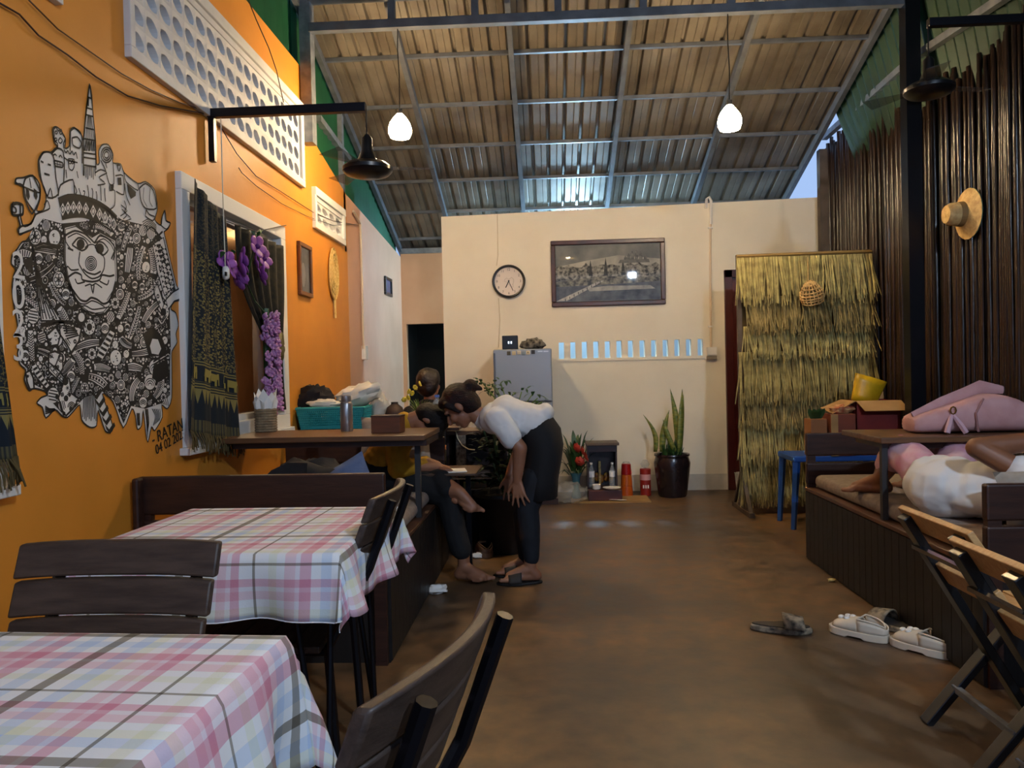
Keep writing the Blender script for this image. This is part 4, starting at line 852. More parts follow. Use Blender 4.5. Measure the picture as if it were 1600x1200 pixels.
# ceiling-arm fans
def arm_fan(root, tip, wallp, motor, label, sc=1.0, brace=True):
    t = thing('arm_fan', label, 'fan', motor-V((0, 0, .1)), group='black fans on steel arms')
    MB().bar(wallp, tip, .04, .045).build('arm', m_black, t, bevel=.003)
    if brace: MB().bar(wallp+V((.02, 0, 0)), wallp+V((.02, 0, -.25)), .03, .03, (0, 1, 0)).build('wall_bracket', m_black, t)
    MB().ringpath([tip+V((0, 0, -.01)), V((motor.x, motor.y, motor.z+.17*sc))], .004, 5).build('suspension_wire', m_black, t)
    MB().lathe([(.012, .17), (.028, .15), (.03, .09), (.045, .05), (.06, .03)], motor, 16).build('canopy', m_blackp, t, smooth=40)
    MB().lathe([(.05, .035), (.10, .022), (.128, .0), (.128, -.018), (.11, -.036), (.055, -.052), (.0, -.055)], motor, 24, close=False).build('motor', m_blackp, t, smooth=35)
    for k in range(3):
        a_ = k*2.094+.2; d = V((math.cos(a_), math.sin(a_), 0)); n_ = V((-d.y, d.x, 0))
        MB().add([motor+d*.11+n_*.03, motor+d*.34+n_*.055+V((0, 0, .012)), motor+d*.34-n_*.055-V((0, 0, .012)), motor+d*.11-n_*.03], [(0, 1, 2, 3)]).build('blade', film_mat('smoked_blade', '#4a4a4c', .35, .3), t, solid=.003)
wp = PX(322, 178, WLX); tip = V((PY(572, 172, wp.y).x, wp.y, wp.z)); mo = PY(578, 262, wp.y)
arm_fan(None, tip, wp+V((.01, 0, 0)), V((tip.x, wp.y, mo.z)), 'black fan hanging from the steel arm on the orange wall')
tip = PY(1450, 36, 4.3); mo = PY(1441, 138, 4.3); arm_fan(None, tip, V((WRX-.01, 4.3, tip.z)), V((tip.x, 4.3, mo.z)), 'black fan hanging from the steel arm over the bamboo wall', brace=False)
# hat on the bamboo
c = PX(1517, 334, WRX-.02); hat = thing('straw_hat', 'straw hat with a tall crown hung on the bamboo wall', 'hat', c-V((0, 0, .17)))
ro = RY(R(-90)) ; m_str = M('straw', '#d8b87a', .7, col2='#b8925a', scale=30, bump=.3)
MB().lathe([(.155, .012), (.16, .018), (.10, .045), (.075, .055), (.07, .13), (.055, .155), (.03, .15), (.0, .152)], c, 26, ro, close=False).build('hat_body', m_str, hat, smooth=35, solid=.004)
MB().lathe([(.078, .056), (.077, .075), (.0745, .09)], c, 26, ro, close=False).build('hat_band', M('straw_dark', '#8a6a3c', .7), hat, solid=.003)
MB().ringpath([c+ro @ V((.158*math.cos(i*.314), .158*math.sin(i*.314), .015)) for i in range(20)], .005, 5, closed=True).build('brim_edge', M('green_edge', '#4f6650', .6), hat)
# ================================================================== on the partition: clock, painting, cables
c = PY(795, 440, YW); ck = thing('wall_clock', 'round black-rimmed wall clock above the fridge', 'clock', c-V((0, 0, .17))); ro = RX(R(90))
MB().lathe([(.145, .0), (.163, .004), (.166, .03), (.155, .045), (.143, .042), (.141, .02)], c, 40, ro, close=False).build('rim', m_blackp, ck, smooth=35)
MB().lathe([(.0, .012), (.145, .012)], c, 40, ro, close=False).build('dial', M('clock_dial', '#e3d6cc', .5), ck)
for n in range(1, 13):
    a = R(90-30*n); text(str(n), M('dial_grey', '#5a5550', .6), ck, 'numeral', frame(c+V((.118*math.cos(a), -.016, .118*math.sin(a))), (1, 0, 0), (0, 0, 1)), .034, .0004)
def hand_(a, l, w_, d): 
    dd = V((math.sin(a), 0, math.cos(a))); MB().bar(c+V((0, d, 0))-dd*.012, c+V((0, d, 0))+dd*l, w_, .002, (0, 1, 0)).build('clock_hand', m_blackp, ck)
hand_(R(207), .07, .009, -.02); hand_(R(156), .105, .006, -.023)
MB().lathe([(0, .02), (.007, .02), (.007, .03), (0, .03)], c, 12, ro).build('spindle', m_blackp, ck)
mp_ = [(-.04, .02), (-.02, .035), (.0, .02), (.03, .04), (.05, .02), (.05, -.01), (.04, -.03), (.045, -.06), (.02, -.05), (.0, -.03), (-.02, -.005), (-.045, .005)]
MB().ringpath([c+V((x, -.013, z)) for x, z in mp_], .0015, 4, closed=True).build('dial_motif', M('dial_line', '#b8ac9c', .7), ck)
a, b = PY(860, 378, YW), PY(1038, 371, YW); bl = PY(861, 477, YW); tilt = math.atan2(b.z-a.z, b.x-a.x)*0
x0, x1, z0, z1 = a.x, b.x, bl.z-.02, (a.z+b.z)/2; pt = thing('framed_painting', 'wide framed grey silk landscape painting of temple towers on the partition', 'painting', ((x0+x1)/2, YW, z0))
fw = .045; m_mah = M('mahogany', '#4a2417', .35, col2='#381a10', scale=8)
for q_ in (((x0, z0), (x1, z0+fw)), ((x0, z1-fw), (x1, z1)), ((x0, z0+fw), (x0+fw, z1-fw)), ((x1-fw, z0+fw), (x1, z1-fw))): MB().b2((q_[0][0], YW-.03, q_[0][1]), (q_[1][0], YW, q_[1][1])).build('frame_bar', m_mah, pt, bevel=.008)
ax, bx, az, bz = x0+fw, x1-fw, z0+fw, z1-fw
def pq(u, v, d=0): return V((ax+(bx-ax)*u, YW-.008-d*.0004, az+(bz-az)*v))
def paint(name, polys, col, d, col2=None, sc=20):
    mb = MB()
    for p in polys: k = len(mb.v); mb.v += [pq(u, v, d) for u, v in p]; mb.f.append(tuple(range(k, k+len(p))))
    return mb.build(name, M('silk_'+col+str(sc), col, .6, col2=col2, scale=sc), pt)
paint('painted_sky', [[(0, .55), (1, .55), (1, 1), (0, 1)]], '#5a5d60', 0, '#8a8a84', 4); paint('painted_glow', [[(0, .62), (.3, .72), (.6, .80), (1, .72), (1, .6), (0, .58)]], '#c4beae', 1, '#96928a', 5)
rp = random.Random(3)
paint('painted_water', [[(0, 0), (1, 0), (1, .42), (0, .42)]], '#3a3e44', 1, '#6c7074', 9); paint('painted_reflection', [[(.32, .18), (.95, .2), (.9, .26), (.5, .27), (.3, .24)]], '#bdb8aa', 2, '#8e8b84', 12)
paint('painted_trees', [[(0, .38)]+[(i/24, .60+.10*rp.random()*(1 if i % 2 else .4)) for i in range(25)]+[(1, .38)]], '#232627', 2, '#aaa698', 34); paint('painted_bank', [[(0, .36), (.45, .44), (1, .40), (1, .33), (.6, .30), (0, .27)]], '#2e2f2e', 3, '#98937f', 26)
for x, h in ((.335, .2), (.48, .24), (.645, .2)): paint('painted_palm', [[(x-.02, .45), (x+.02, .45), (x+.012, .45+h*.7), (x, .45+h+.08), (x-.012, .45+h*.7)]], '#1e2122', 4, '#3c3e3c', 40)
for x, h in ((.67, .80), (.70, .83), (.735, .87), (.775, .89), (.815, .86), (.86, .80)): paint('painted_tower', [[(x-.018, .68), (x+.018, .68), (x+.014, h-.05), (x, h), (x-.014, h-.05)]], '#4a4b4d', 3, '#83827c', 30)
paint('painted_gallery', [[(.60, .66), (.90, .66), (.89, .72), (.62, .72)]], '#5f5f5e', 4, '#797770', 30); paint('painted_causeway', [[(.0, .02), (.10, .02), (.46, .36), (.42, .36)]], '#c0bbae', 4, '#96928a', 20); paint('painted_causeway', [[(.62, .50), (.68, .50), (.80, .64), (.78, .64)]], '#8d8980', 4, '#6d6a64', 20)
for k in range(9): u = .03+k*.042; paint('painted_railing', [[(u+.055, .02+k*.038), (u+.062, .02+k*.038), (u+.062, .06+k*.038), (u+.055, .06+k*.038)]], '#26282a', 5)
MB().ringpath([pq(0.005, .01), pq(.995, .01), pq(.995, .99), pq(.005, .99)], .004, 4, closed=True).build('mount_line', M('mount_grey', '#8e8f8c', .5), pt)
MB().add([(ax, YW-.015, az), (bx, YW-.015, az), (bx, YW-.015, bz), (ax, YW-.015, bz)], [(0, 1, 2, 3)]).build('pane', pane_mat('picture_glass'), pt)
def pwire(pts, r, label, mat): return tag(MB().ringpath([PY(p[0], p[1], YW-.008) for p in pts], r, 5).build('wall_cable', mat, smooth=0), label, 'cable')
m_cw = M('cream_cable', '#d9ccb0', .6)
pwire([(777, 335), (778, 400), (776, 415)], .004, 'cream cable running from the wall top down to the clock', m_cw); pwire([(779, 466), (781, 500), (779, 543)], .004, 'cream cable running from the clock down to the fridge', m_cw)
co = thing('wall_conduit', 'white conduit on the partition with a socket beside the slots', 'conduit', PY(1112, 560, YW))
MB().ringpath([PY(*p, YW-.03) for p in ((1103, 325), (1104, 311), (1108, 308), (1111, 314), (1111, 350))], .014, 6).build('pipe_bend', m_white, co, smooth=40)
MB().ringpath([PY(*p, YW-.018) for p in ((1110, 345), (1110, 450), (1111, 545))], .011, 6).build('pipe', M('conduit_cream', '#d8c3a8'), co, smooth=40)
for py in (356, 510): MB().box(PY(1110, py, YW-.016), (.045, .03, .014)).build('clip', m_white, co)
MB().box(PY(1112, 549, YW-.025), (.095, .05, .085), ).build('socket', m_white, co, bevel=.004); MB().box(PY(1112, 559, YW-.02), (.095, .04, .03)).build('socket_base', M('socket_grey', '#8a8378', .6), co)
# ================================================================== fridge and what stands on it
FY = 7.02; fx0, fx1 = PY(771, 600, FY).x, PY(863, 600, FY).x; fz = PY(815, 545, FY).z
fr = thing('fridge', 'grey two-door fridge against the partition', 'fridge', ((fx0+fx1)/2, FY+.3, 0)); m_fr = M('fridge_grey', '#8f98a6', .35, .25)
MB().b2((fx0, FY+.06, .06), (fx1, FY+.58, fz)).build('body', M('fridge_side', '#6e7680', .4, .2), fr, bevel=.01)
zs = PY(830, 628, FY).z
for z0_, z1_ in ((zs+.006, fz-.004), (.075, zs-.006)):
    d = MB().b2((fx0+.003, FY, z0_), (fx1-.003, FY+.055, z1_)).build('door', m_fr, fr, bevel=.008)
    MB().b2((fx0+.006, FY-.012, z0_+.03), (fx0+.022, FY, z1_-.03)).build('handle', M('fridge_trim', '#5f6670', .3, .4), d, bevel=.003)
MB().b2((fx0-.02, FY-.04, 0), (fx1+.03, FY+.56, .055)).build('plinth', m_wood, fr)
for px, py, col in ((795, 552, '#4a4636'), (803, 552, '#c9b890'), (811, 551, '#c2b8a8'), (818, 552, '#7c8c94'), (825, 551, '#d6c6a4'), (833, 550, '#2e3038')):
    p = PY(px, py, FY-.004); tag(MB().box(p, (.034, .006, .036)).build('fridge_magnet', M('magnet'+col, col, .6), bevel=.003), None, 'magnet', 'magnets along the top of the fridge door')['label'] = {'795': 'olive square magnet, leftmost on the fridge door', '803': 'cream magnet second from the left on the fridge door', '811': 'pale grey magnet third from the left on the fridge door', '818': 'blue grey magnet between the pale one and the lettered one', '825': 'cream magnet with the letter A on the fridge door', '833': 'black magnet, rightmost on the fridge door'}[str(px)]
text('A', m_blackp, [o for o in COL.objects if o.get('label') == 'cream magnet with the letter A on the fridge door'][0], 'lettering', frame(PY(825, 551, FY-.0085), (1, 0, 0), (0, 0, 1)), .03)
for px in (844, 853): 
    p = PY(px, 549, FY-.001); MB().box(p, (.045, .004, .012)).build('badge', M('badge_silver', '#c8ccd2', .3, .6), fr)
p = PY(797, 543, FY+.16); bx_ = thing('black_box', 'small black box with two lit dots on the fridge', 'box', (p.x, FY+.2, fz))
MB().box((p.x, FY+.2, fz+.067), (.148, .08, .13)).build('case', m_blackp, bx_, bevel=.006)
for s in (-1, 1): MB().box((p.x+s*.012, FY+.158, fz+.066), (.012, .004, .022)).build('light_dot', M('blue_dot', '#cfe0ff', .5, emit=1.2, ecol=(.7, .85, 1)), bx_)
def crumple(c, r, seed, amp=.3, nu=18, nv=12, fr=3.0, base=None):
    mb = MB().ell((0, 0, 0), r, None, nu, nv)
    for i, v in enumerate(mb.v):
        n = v.normalized(); k = 1+amp*noise.noise(n*fr+V((seed, seed*1.7, 0)))+amp*.5*noise.noise(n*fr*2.3+V((seed*3, 0, 1))); p = V((v.x*k, v.y*k, v.z*k))
        if base is not None: p.z = max(p.z, base)
        mb.v[i] = V(c)+p
    return mb
p = PY(833, 535, FY+.2); tag(crumple((p.x, FY+.22, fz+.048), (.115, .07, .055), 3, .35, base=-.045).build('crumpled_bag', M('camouflage_bag', '#8f887a', .8, col2='#1c1b1a', scale=26), smooth=50), 'crumpled black and grey bag lying on the fridge', 'bag')
# ================================================================== thatch screen
SY = 6.5; sx0, sx1 = PY(1157, 600, SY).x, WRX-.06; st_ = PY(1260, 399, SY).z
sc = thing('thatch_screen', 'tall screen of layered straw thatch beside the red door', 'screen', ((sx0+sx1)/2, SY, 0)); m_th = [M('thatch'+str(i), c1, .75, col2=c2, scale=14) for i, (c1, c2) in enumerate((('#a2945a', '#75693c'), ('#948450', '#685c36'), ('#b0a468', '#82764a')))]
m_tim = M('weathered_timber', '#5e5145')
for x in (sx0, sx1): MB().b2((x-.018, SY-.018, .05), (x+.018, SY+.018, st_+.02)).build('frame_post', m_tim, sc)
for z in (st_, .12, 1.1): MB().b2((sx0, SY+.0, z-.016), (sx1, SY+.03, z+.016)).build('frame_rail', m_tim, sc)
MB().ringpath([(sx0-.02, SY-.03, st_+.005), (sx1, SY-.03, st_+.015)], .014, 7).build('top_cane', M('cane_tan', '#8a6f3c', .6), sc)
for x in (sx0,):
    MB().bar((x, SY-.26, .02), (x, SY-.02, .32), .03, .03).build('foot_brace', m_tim, sc); MB().bar((x, SY+.26, .02), (x, SY+.02, .32), .03, .03).build('foot_brace', m_tim, sc); MB().b2((x-.02, SY-.3, 0), (x+.02, SY+.3, .04)).build('foot', m_tim, sc)
tops = [400, 462, 508, 548, 612, 655, 708, 745]; bots = [474, 520, 560, 627, 668, 722, 774, 786]
for k in range(8):
    zt, zb = PY(1260, tops[k], SY).z, PY(1260, bots[k], SY).z; mb = MB(); x = sx0-.01+(.04 if k in (1, 2) else 0); off = -.03-.012*(k % 2)
    for lay in range(2):
        x = sx0-.02+rnd.random()*.01+(.05 if k in (1, 2) else 0)
        while x < sx1+.0:
            L = (zt-zb)*rnd.uniform(.82, 1.08); dx = rnd.gauss(-.008, .026); w_ = rnd.uniform(.0025, .0055); d0 = off+.012-lay*.012-rnd.random()*.006; d1_ = d0-.075-rnd.random()*.035
            a = V((x, SY+d0, zt)); m_ = V((x+dx*.4, SY+(d0+d1_)/2-.004, zt-L*.5)); b = V((x+dx, SY+d1_, zt-L)); s_ = V((w_, rnd.uniform(-.003, .003), 0))
            mb.add([a-s_, a+s_, m_+s_, m_-s_, b+s_*.6, b-s_*.6], [(0, 1, 2, 3), (3, 2, 4, 5)]); x += rnd.uniform(.0045, .009)
    mb.build('thatch_tier', m_th[k % 3 if k else 2], sc, kind='stuff')
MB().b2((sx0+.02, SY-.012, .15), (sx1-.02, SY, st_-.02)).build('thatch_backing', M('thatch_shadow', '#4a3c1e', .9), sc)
c = PY(1268, 458, SY-.17); bk = thing('bamboo_trap', 'small woven bamboo basket hung on the thatch screen', 'basket', c-V((0, 0, .09))); prof = [(.02, .10), (.05, .075), (.085, .02), (.092, -.03), (.082, -.075)]; tr_ = RY(R(-14)) @ RX(R(18))
for k in range(18):
    a = k*.349; MB().ringpath([c+tr_ @ V((r*math.cos(a), r*math.sin(a), z)) for r, z in prof], .0045, 5).build('stave', m_str, bk)
for r, z in prof+[(.07, .048), (.09, -.005), (.088, -.05)]: MB().ringpath([c+tr_ @ V((r*math.cos(i*.314), r*math.sin(i*.314), z)) for i in range(20)], .005, 5, closed=True).build('hoop', m_str, bk)
MB().ringpath([c+tr_ @ V((0, 0, .1)), PY(1263, 440, SY-.12), PY(1262, 402, SY-.04)], .003, 5).build('string', m_str, bk)
# white bucket edge behind the screen foot
tag(MB().lathe([(.06, 0), (.075, .17), (.08, .175)], PZ(1152, 764, 0)+V((.03, -.1, 0)), 20).build('white_bucket', m_white, smooth=40), 'white plastic tub on the floor at the red door', 'tub')
# ================================================================== pots and shrine by the partition
m_pot = M('black_glaze', '#1c1719', .22, col2='#2c2022', scale=6)
def blade_leaf(mb, base, tip, w, bend, n=8, side=None):
    base, tip = V(base), V(tip); up_ = V((0, 0, 1)); d = tip-base; s_ = V(side) if side else V((d.y, -d.x, 0)); s_ = s_.normalized() if s_.length > 1e-6 else V((1, 0, 0)); b_ = V(bend); k = len(mb.v)
    for i in range(n+1):
        t_ = i/n; p = base+d*t_+b_*math.sin(t_*math.pi); ww = w*(1-t_**2.5)*(.75+.5*math.sin(t_*2.6)); mb.v += [p-s_*ww, p+s_*ww+V((0, 0, 0))]
    for i in range(n): a = k+2*i; mb.f.append((a, a+1, a+3, a+2))
pc_ = PZ(1044, 768, 0); pc_ = V((pc_.x, 7.35, 0)); sn = thing('snake_plant', 'snake plant in a tall black glazed pot by the partition', 'plant', pc_)
MB().lathe([(0, .0), (.125, 0), (.135, .02), (.165, .25), (.172, .32), (.155, .375), (.168, .39), (.165, .405), (.14, .4), (.13, .36), (0, .35)], pc_, 28, close=False).build('pot', m_pot, sn, smooth=35)
m_sn = M('snake_leaf', '#54692f', .4, col2='#8a8a3e', scale=16, stretch=(1, 1, 3))
for tx, ty, bx_, w_, be in ((1005, 648, 1024, .022, (.05, 0, 0)), (1046, 640, 1035, .03, (-.02, 0, 0)), (1066, 608, 1062, .03, (.0, 0, 0)), (1047, 607, 1060, .03, (.02, 0, 0)), (1036, 655, 1055, .024, (-.01, 0, 0)), (1068, 615, 1058, .026, (.01, .02, 0))):
    mb = MB(); q0 = PY(bx_, 706, 7.35+rnd.uniform(-.06, .06)); q1 = PY(tx, ty, q0.y+rnd.uniform(-.05, .05)); blade_leaf(mb, q0, q1, w_, be, side=(1, rnd.uniform(-.5, .5), 0)); mb.build('leaf', m_sn, sn, smooth=0, solid=.006)
gr = MB()
for i in range(160):
    a = rnd.uniform(0, 6.28); r = rnd.uniform(0, .09); p = pc_+V((r*math.cos(a), r*math.sin(a), .36)); blade_leaf(gr, p, p+V((rnd.uniform(-.05, .05), rnd.uniform(-.05, .05), rnd.uniform(.05, .18))), .009, (0, 0, .01), 3)
gr.build('small_foliage', m_leaf, sn, kind='stuff')
def cyl_thing(name, label, cat, p, prof, mat, extra=None, n=20, group=None):
    t = thing(name, label, cat, p, group=group); MB().lathe(prof, p, n).build('body', mat, t, smooth=35)
    if extra: extra(t, p)
    return t
p = PZ(1006, 770, 0); 
def canx(t, p):
    MB().lathe([(.052, .15), (.053, .155), (.053, .2), (.052, .205)], p, 20).build('paper_band', M('can_pink', '#d8a0a0', .6), t)
    for k in range(3): MB().box(p+V((-.025+k*.022, -.052, .09)), (.012, .006, .03)).build('white_mark', m_white, t)
    MB().lathe([(.0, .256), (.03, .27), (.045, .3), (.02, .34), (0, .345)], p, 12, close=False).build('plastic_wrap', film_mat('clear_wrap', '#cfcabc', .35), t)
cyl_thing('red_tin', 'tall red tin with plastic wrap on top next to the black pot', 'tin', V((p.x, 7.42, 0)), [(.052, 0), (.052, .255), (.045, .258)], M('tin_red', '#8e2018', .4), canx)
p = PZ(976, 770, 0); t = thing('stacked_cups', 'stack of orange and red plastic cups beside the little shrine', 'cups', V((p.x, 7.38, 0)))
for k, col in enumerate(('#c95a1a', '#d0641c', '#b01c18')): MB().lathe([(.062-k*.006, k*.105), (.056-k*.006, k*.105+.1), (.05-k*.006, k*.105+.104)], (p.x, 7.38, 0), 20).build('cup', M('cup'+col, col, .3), t, smooth=35)
MB().lathe([(.04, .314), (.03, .33), (0, .334)], (p.x, 7.38, 0), 14, close=False).build('plastic_wrap', film_mat('clear_wrap', '#cfcabc'), t)
tag(MB().box((.53, 7.18, .006), (.72, .34, .012)).build('cardboard_mat', M('cardboard', '#a5824f', .8, col2='#957344', scale=6)), 'flat sheet of cardboard on the floor under the shrine', 'cardboard')
zc = .0125; sh = thing('spirit_shrine', 'small dark wooden shrine box on the cardboard', 'shrine', (.53, 7.30, zc)); hx0, hx1 = PY(917, 740, 7.3).x, PY(963, 740, 7.3).x; m_lac = M('lacquer', '#2a1210', .35, col2='#1c0b0a', scale=6)
hz = PY(940, 694, 7.3).z
MB().b2((hx0, 7.18, zc), (hx0+.015, 7.42, hz)).build('side_panel', m_lac, sh); MB().b2((hx1-.015, 7.18, zc), (hx1, 7.42, hz)).build('side_panel', m_lac, sh); MB().b2((hx0, 7.41, zc), (hx1, 7.42, hz)).build('back_panel', m_lac, sh)
MB().b2((hx0-.01, 7.15, hz), (hx1+.02, 7.43, hz+.025)).build('top_board', M('lacquer_top', '#5a4a3a', .5), sh, bevel=.004); MB().b2((hx0, 7.17, hz-.06), (hx1, 7.185, hz)).build('valance', m_lac, sh)
MB().b2((hx0, 7.18, zc+.09), (hx1, 7.41, zc+.10)).build('shelf', m_lac, sh)
MB().b2((hx0, 7.06, zc), (hx1+.03, 7.18, zc+.095)).build('front_step', M('lacquer_red', '#4a1e14', .4), sh, bevel=.004)
m_dec = M('gilt_red', '#5e2418', .5, col2='#b08428', scale=40)
for k in range(5): MB().ell((hx0+.05+k*.045, 7.36, zc+.16+.02*(k % 2)), (.026, .02, .045), None, 8, 6).build('offering', m_dec, sh, smooth=0)
p = V((PY(937, 720, 7.3).x, 7.33, zc+.1)); tag(MB().b2(p-V((.011, .008, 0)), p+V((.011, .008, .235))).build('shrine_tablet', M('tablet_gold', '#b59b58', .5, col2='#7a5a2c', scale=50)), 'narrow gilt tablet standing inside the shrine', 'tablet')
m_pet = film_mat('clear_plastic', '#cdd4d6', .3, .1)
def bottle(name, p, h, r, label, cap='#e6e6e6', band=None, group=None, liquid=None):
    t = thing(name, label, 'bottle', p, group=group); MB().lathe([(r*.9, 0), (r, .01*h/.2), (r, h*.62), (r*.85, h*.72), (r*.4, h*.86), (r*.38, h*.94)], p, 16).build('bottle_body', m_pet, t, smooth=40)
    MB().lathe([(r*.45, h*.93), (r*.45, h), (r*.4, h*1.005)], p, 12).build('cap', M('cap'+cap, cap, .4), t)
    if band: MB().lathe([(r*1.02, h*.42), (r*1.02, h*.66)], p, 16, close=False).build('paper_label', M('band'+band, band, .6), t)
    if liquid: MB().lathe([(r*.92, .004), (r*.94, h*.55)], p, 14).build('water', film_mat('water_tint', '#b8c8d0', .25, .05), t)
bottle('water_bottle', V((PY(924, 735, 7.22).x, 7.24, zc+.1)), .23, .03, 'clear water bottle at the left inside the shrine', band='#e8e8ec', group='bottles in the shrine'); bottle('water_bottle', V((PY(957, 735, 7.22).x, 7.24, zc+.1)), .23, .03, 'clear water bottle at the right inside the shrine', band='#e8e8ec', group='bottles in the shrine')
tag(MB().lathe([(.024, 0), (.036, .01), (.038, .05), (.033, .05), (.03, .012), (0, .01)], (PY(932, 757, 7.1).x, 7.11, zc+.096), 18, close=False).build('offering_cup', m_white, smooth=40), 'small white cup on the step of the shrine', 'cup')
tag(MB().lathe([(.03, 0), (.07, .012), (.085, .022), (.07, .018), (0, .008)], (PY(956, 760, 7.1).x, 7.10, zc+.096), 22, close=False).build('offering_plate', m_white, smooth=40), 'small white plate on the step of the shrine', 'plate')
p = PZ(962, 781, .02); tag(MB().add([p+V(q_) for q_ in ((-.09, .03, 0), (-.02, .04, .004), (.1, -.01, 0), (.04, -.035, .002), (-.04, -.02, .006))], [(0, 4, 3, 2, 1)]).build('paper_scrap', m_paper, solid=.002), 'white paper scrap lying on the cardboard before the shrine', 'paper')
# flowers in a vase left of the shrine, plastic bag
fp = V((PY(900, 740, 7.22).x, 7.24, zc)); fl = thing('flower_vase', 'vase of green leaves and red flowers between the woman and the shrine', 'flowers', fp)
MB().lathe([(.045, 0), (.05, .01), (.028, .09), (.04, .2), (.06, .24)], fp, 16).build('vase', M('teal_glass', '#3c6a78', .2), fl, smooth=40)
mb = MB()
for i in range(46):
    a = rnd.uniform(0, 6.28); l = rnd.uniform(.12, .30); b_ = fp+V((0, 0, .22)); tip = b_+V((math.cos(a)*l*.75, math.sin(a)*l*.4, rnd.uniform(-.02, .42)*(1 if i % 3 else .7))); blade_leaf(mb, b_+(tip-b_)*.35, tip, rnd.uniform(.012, .024), (0, 0, .05), 5)
    if i % 4 == 0: mb.ringpath([b_, b_+(tip-b_)*.5+V((0, 0, .02))], .003, 4)
mb.build('leaves', m_leaf, fl, kind='stuff'); me = petal_mesh('flower_head', M('red_petal', '#b23a2a', .5, col2='#8e241c', scale=20), 7, .055, .022, .5)
for px, py in ((908, 706), (913, 715), (899, 701), (905, 722)): share(me, 'flower_head', fl, PY(px, py, 7.12)-fp, (R(75), 0, rnd.uniform(0, 3)))
tag(crumple(V((PY(896, 768, 7.15).x-.03, 7.02, .095)), (.15, .1, .1), 8, .35, base=-.088).build('plastic_bag', film_mat('bag_film', '#c9c6bb', .3), smooth=50), 'crumpled clear plastic bag on the floor beside the shrine', 'bag')
# ================================================================== middle: big potted plant, side table, tall plant
bp_ = V((-.33, 5.2, 0)); bpn = thing('potted_plant', 'leafy plant in a big black pot behind the bending woman', 'plant', bp_)
MB().lathe([(0, 0), (.155, 0), (.17, .02), (.20, .36), (.215, .38), (.21, .40), (.185, .39), (.17, .36), (0, .35)], bp_, 28, close=False).build('pot', M('matte_black_pot', '#0e0d0e', .5), bpn, smooth=35)
mb = MB()
for i in range(240):
    a = rnd.uniform(0, 6.28); r = rnd.uniform(.02, .19); h = rnd.uniform(.42, .9); p = bp_+V((r*math.cos(a), r*math.sin(a)*.8, h)); d = V((math.cos(a)*.07, math.sin(a)*.07, rnd.uniform(-.05, .04))); blade_leaf(mb, p, p+d, rnd.uniform(.014, .024), (0, 0, .012), 4)
mb.build('leaves', M('dark_leaf', '#24361c', .45, col2='#17260f', scale=9), bpn, kind='stuff')
for k in range(6): a = k*1.05; MB().ringpath([bp_+V((0, 0, .36)), bp_+V((.07*math.cos(a), .07*math.sin(a), .6)), bp_+V((.14*math.cos(a), .12*math.sin(a), .86))], .006, 5).build('stem', m_leaf, bpn)
tp = V((-.32, 6.45, 0)); tpl = thing('potted_plant', 'taller plant with trailing stems in front of the fridge', 'plant', tp)
MB().lathe([(0, 0), (.13, 0), (.17, .3), (.18, .32), (.16, .32), (.15, .28), (0, .27)], tp, 24, close=False).build('pot', M('clay_pot', '#4a3228', .6), tpl, smooth=35)
ends = [(752, 596), (768, 600), (782, 598), (795, 612), (815, 612), (832, 616), (840, 622), (775, 606), (760, 605), (847, 628)]
lm = MB()
for px, py in ends:
    e = PY(px, py, 6.45+rnd.uniform(-.15, .1)); MB().ringpath([tp+V((0, 0, .28)), (tp+e)/2+V((0, 0, .4)), e], .005, 5).build('stem', m_leafy, tpl)
    for k in range(7):
        q_ = e+V((rnd.uniform(-.06, .06), rnd.uniform(-.05, .05), rnd.uniform(-.07, .03))); blade_leaf(lm, q_, q_+V((rnd.uniform(-.08, .08), rnd.uniform(-.04, .04), rnd.uniform(-.06, .02))), .016, (0, 0, .012), 4)
lm.build('leaves', m_leaf, tpl, kind='stuff')
# side cabinet with open shelves between the boy and the plant
CY = 5.42; cx0, cx1 = PY(697, 700, CY).x, PY(792, 700, CY).x; cz = PY(740, 673, CY).z
cb = thing('shelf_cabinet', 'low dark cabinet with open shelves behind the sitting boy', 'cabinet', ((cx0+cx1)/2, CY+.15, 0)); m_cab = M('cabinet_wood', '#3a2118', .45, col2='#2a170f', scale=6)
MB().b2((cx0, CY, cz-.03), (cx1, CY+.36, cz)).build('top', M('cabinet_top', '#5a4030', .4), cb, bevel=.004)
for x in (cx0, PY(712, 700, CY).x, cx1-.02): MB().b2((x, CY+.01, 0), (x+.02, CY+.35, cz-.03)).build('side_panel', m_cab, cb)
MB().b2((cx0, CY+.34, 0), (cx1, CY+.35, cz-.03)).build('back_panel', m_cab, cb)
for py in (747, 764): z = PY(745, py, CY).z; MB().b2((cx0+.02, CY-.0, z-.008), (cx1-.02, CY+.33, z)).build('shelf', M('shelf_edge', '#b8a894', .5), cb)
MB().b2((PY(713, 700, CY).x, CY-.006, PY(720, 744, CY).z), (PY(728, 700, CY).x, CY, cz-.03)).build('fabric_panel', M('floral_fabric', '#4a4038', .8, col2='#8a7c6c', scale=55), cb)
z = PY(745, 747, CY).z; p = PY(732, 745, CY+.05); tag(MB().lathe([(.05, 0), (.056, .005), (.056, .05), (.05, .06), (0, .062)], (p.x, CY+.08, z+.001), 20, close=False).build('round_box', M('woven_box', '#b09468', .7, col2='#8e744c', scale=30), smooth=40), 'round straw coloured box on the upper cabinet shelf', 'box')
p = PY(753, 743, CY+.05); tag(MB().box((p.x, CY+.08, z+.022), (.11, .1, .04)).build('folded_papers', M('papers', '#c9a890', .7, col2='#e8e0d4', scale=18), bevel=.006), 'pale folded papers on the upper cabinet shelf', 'papers')
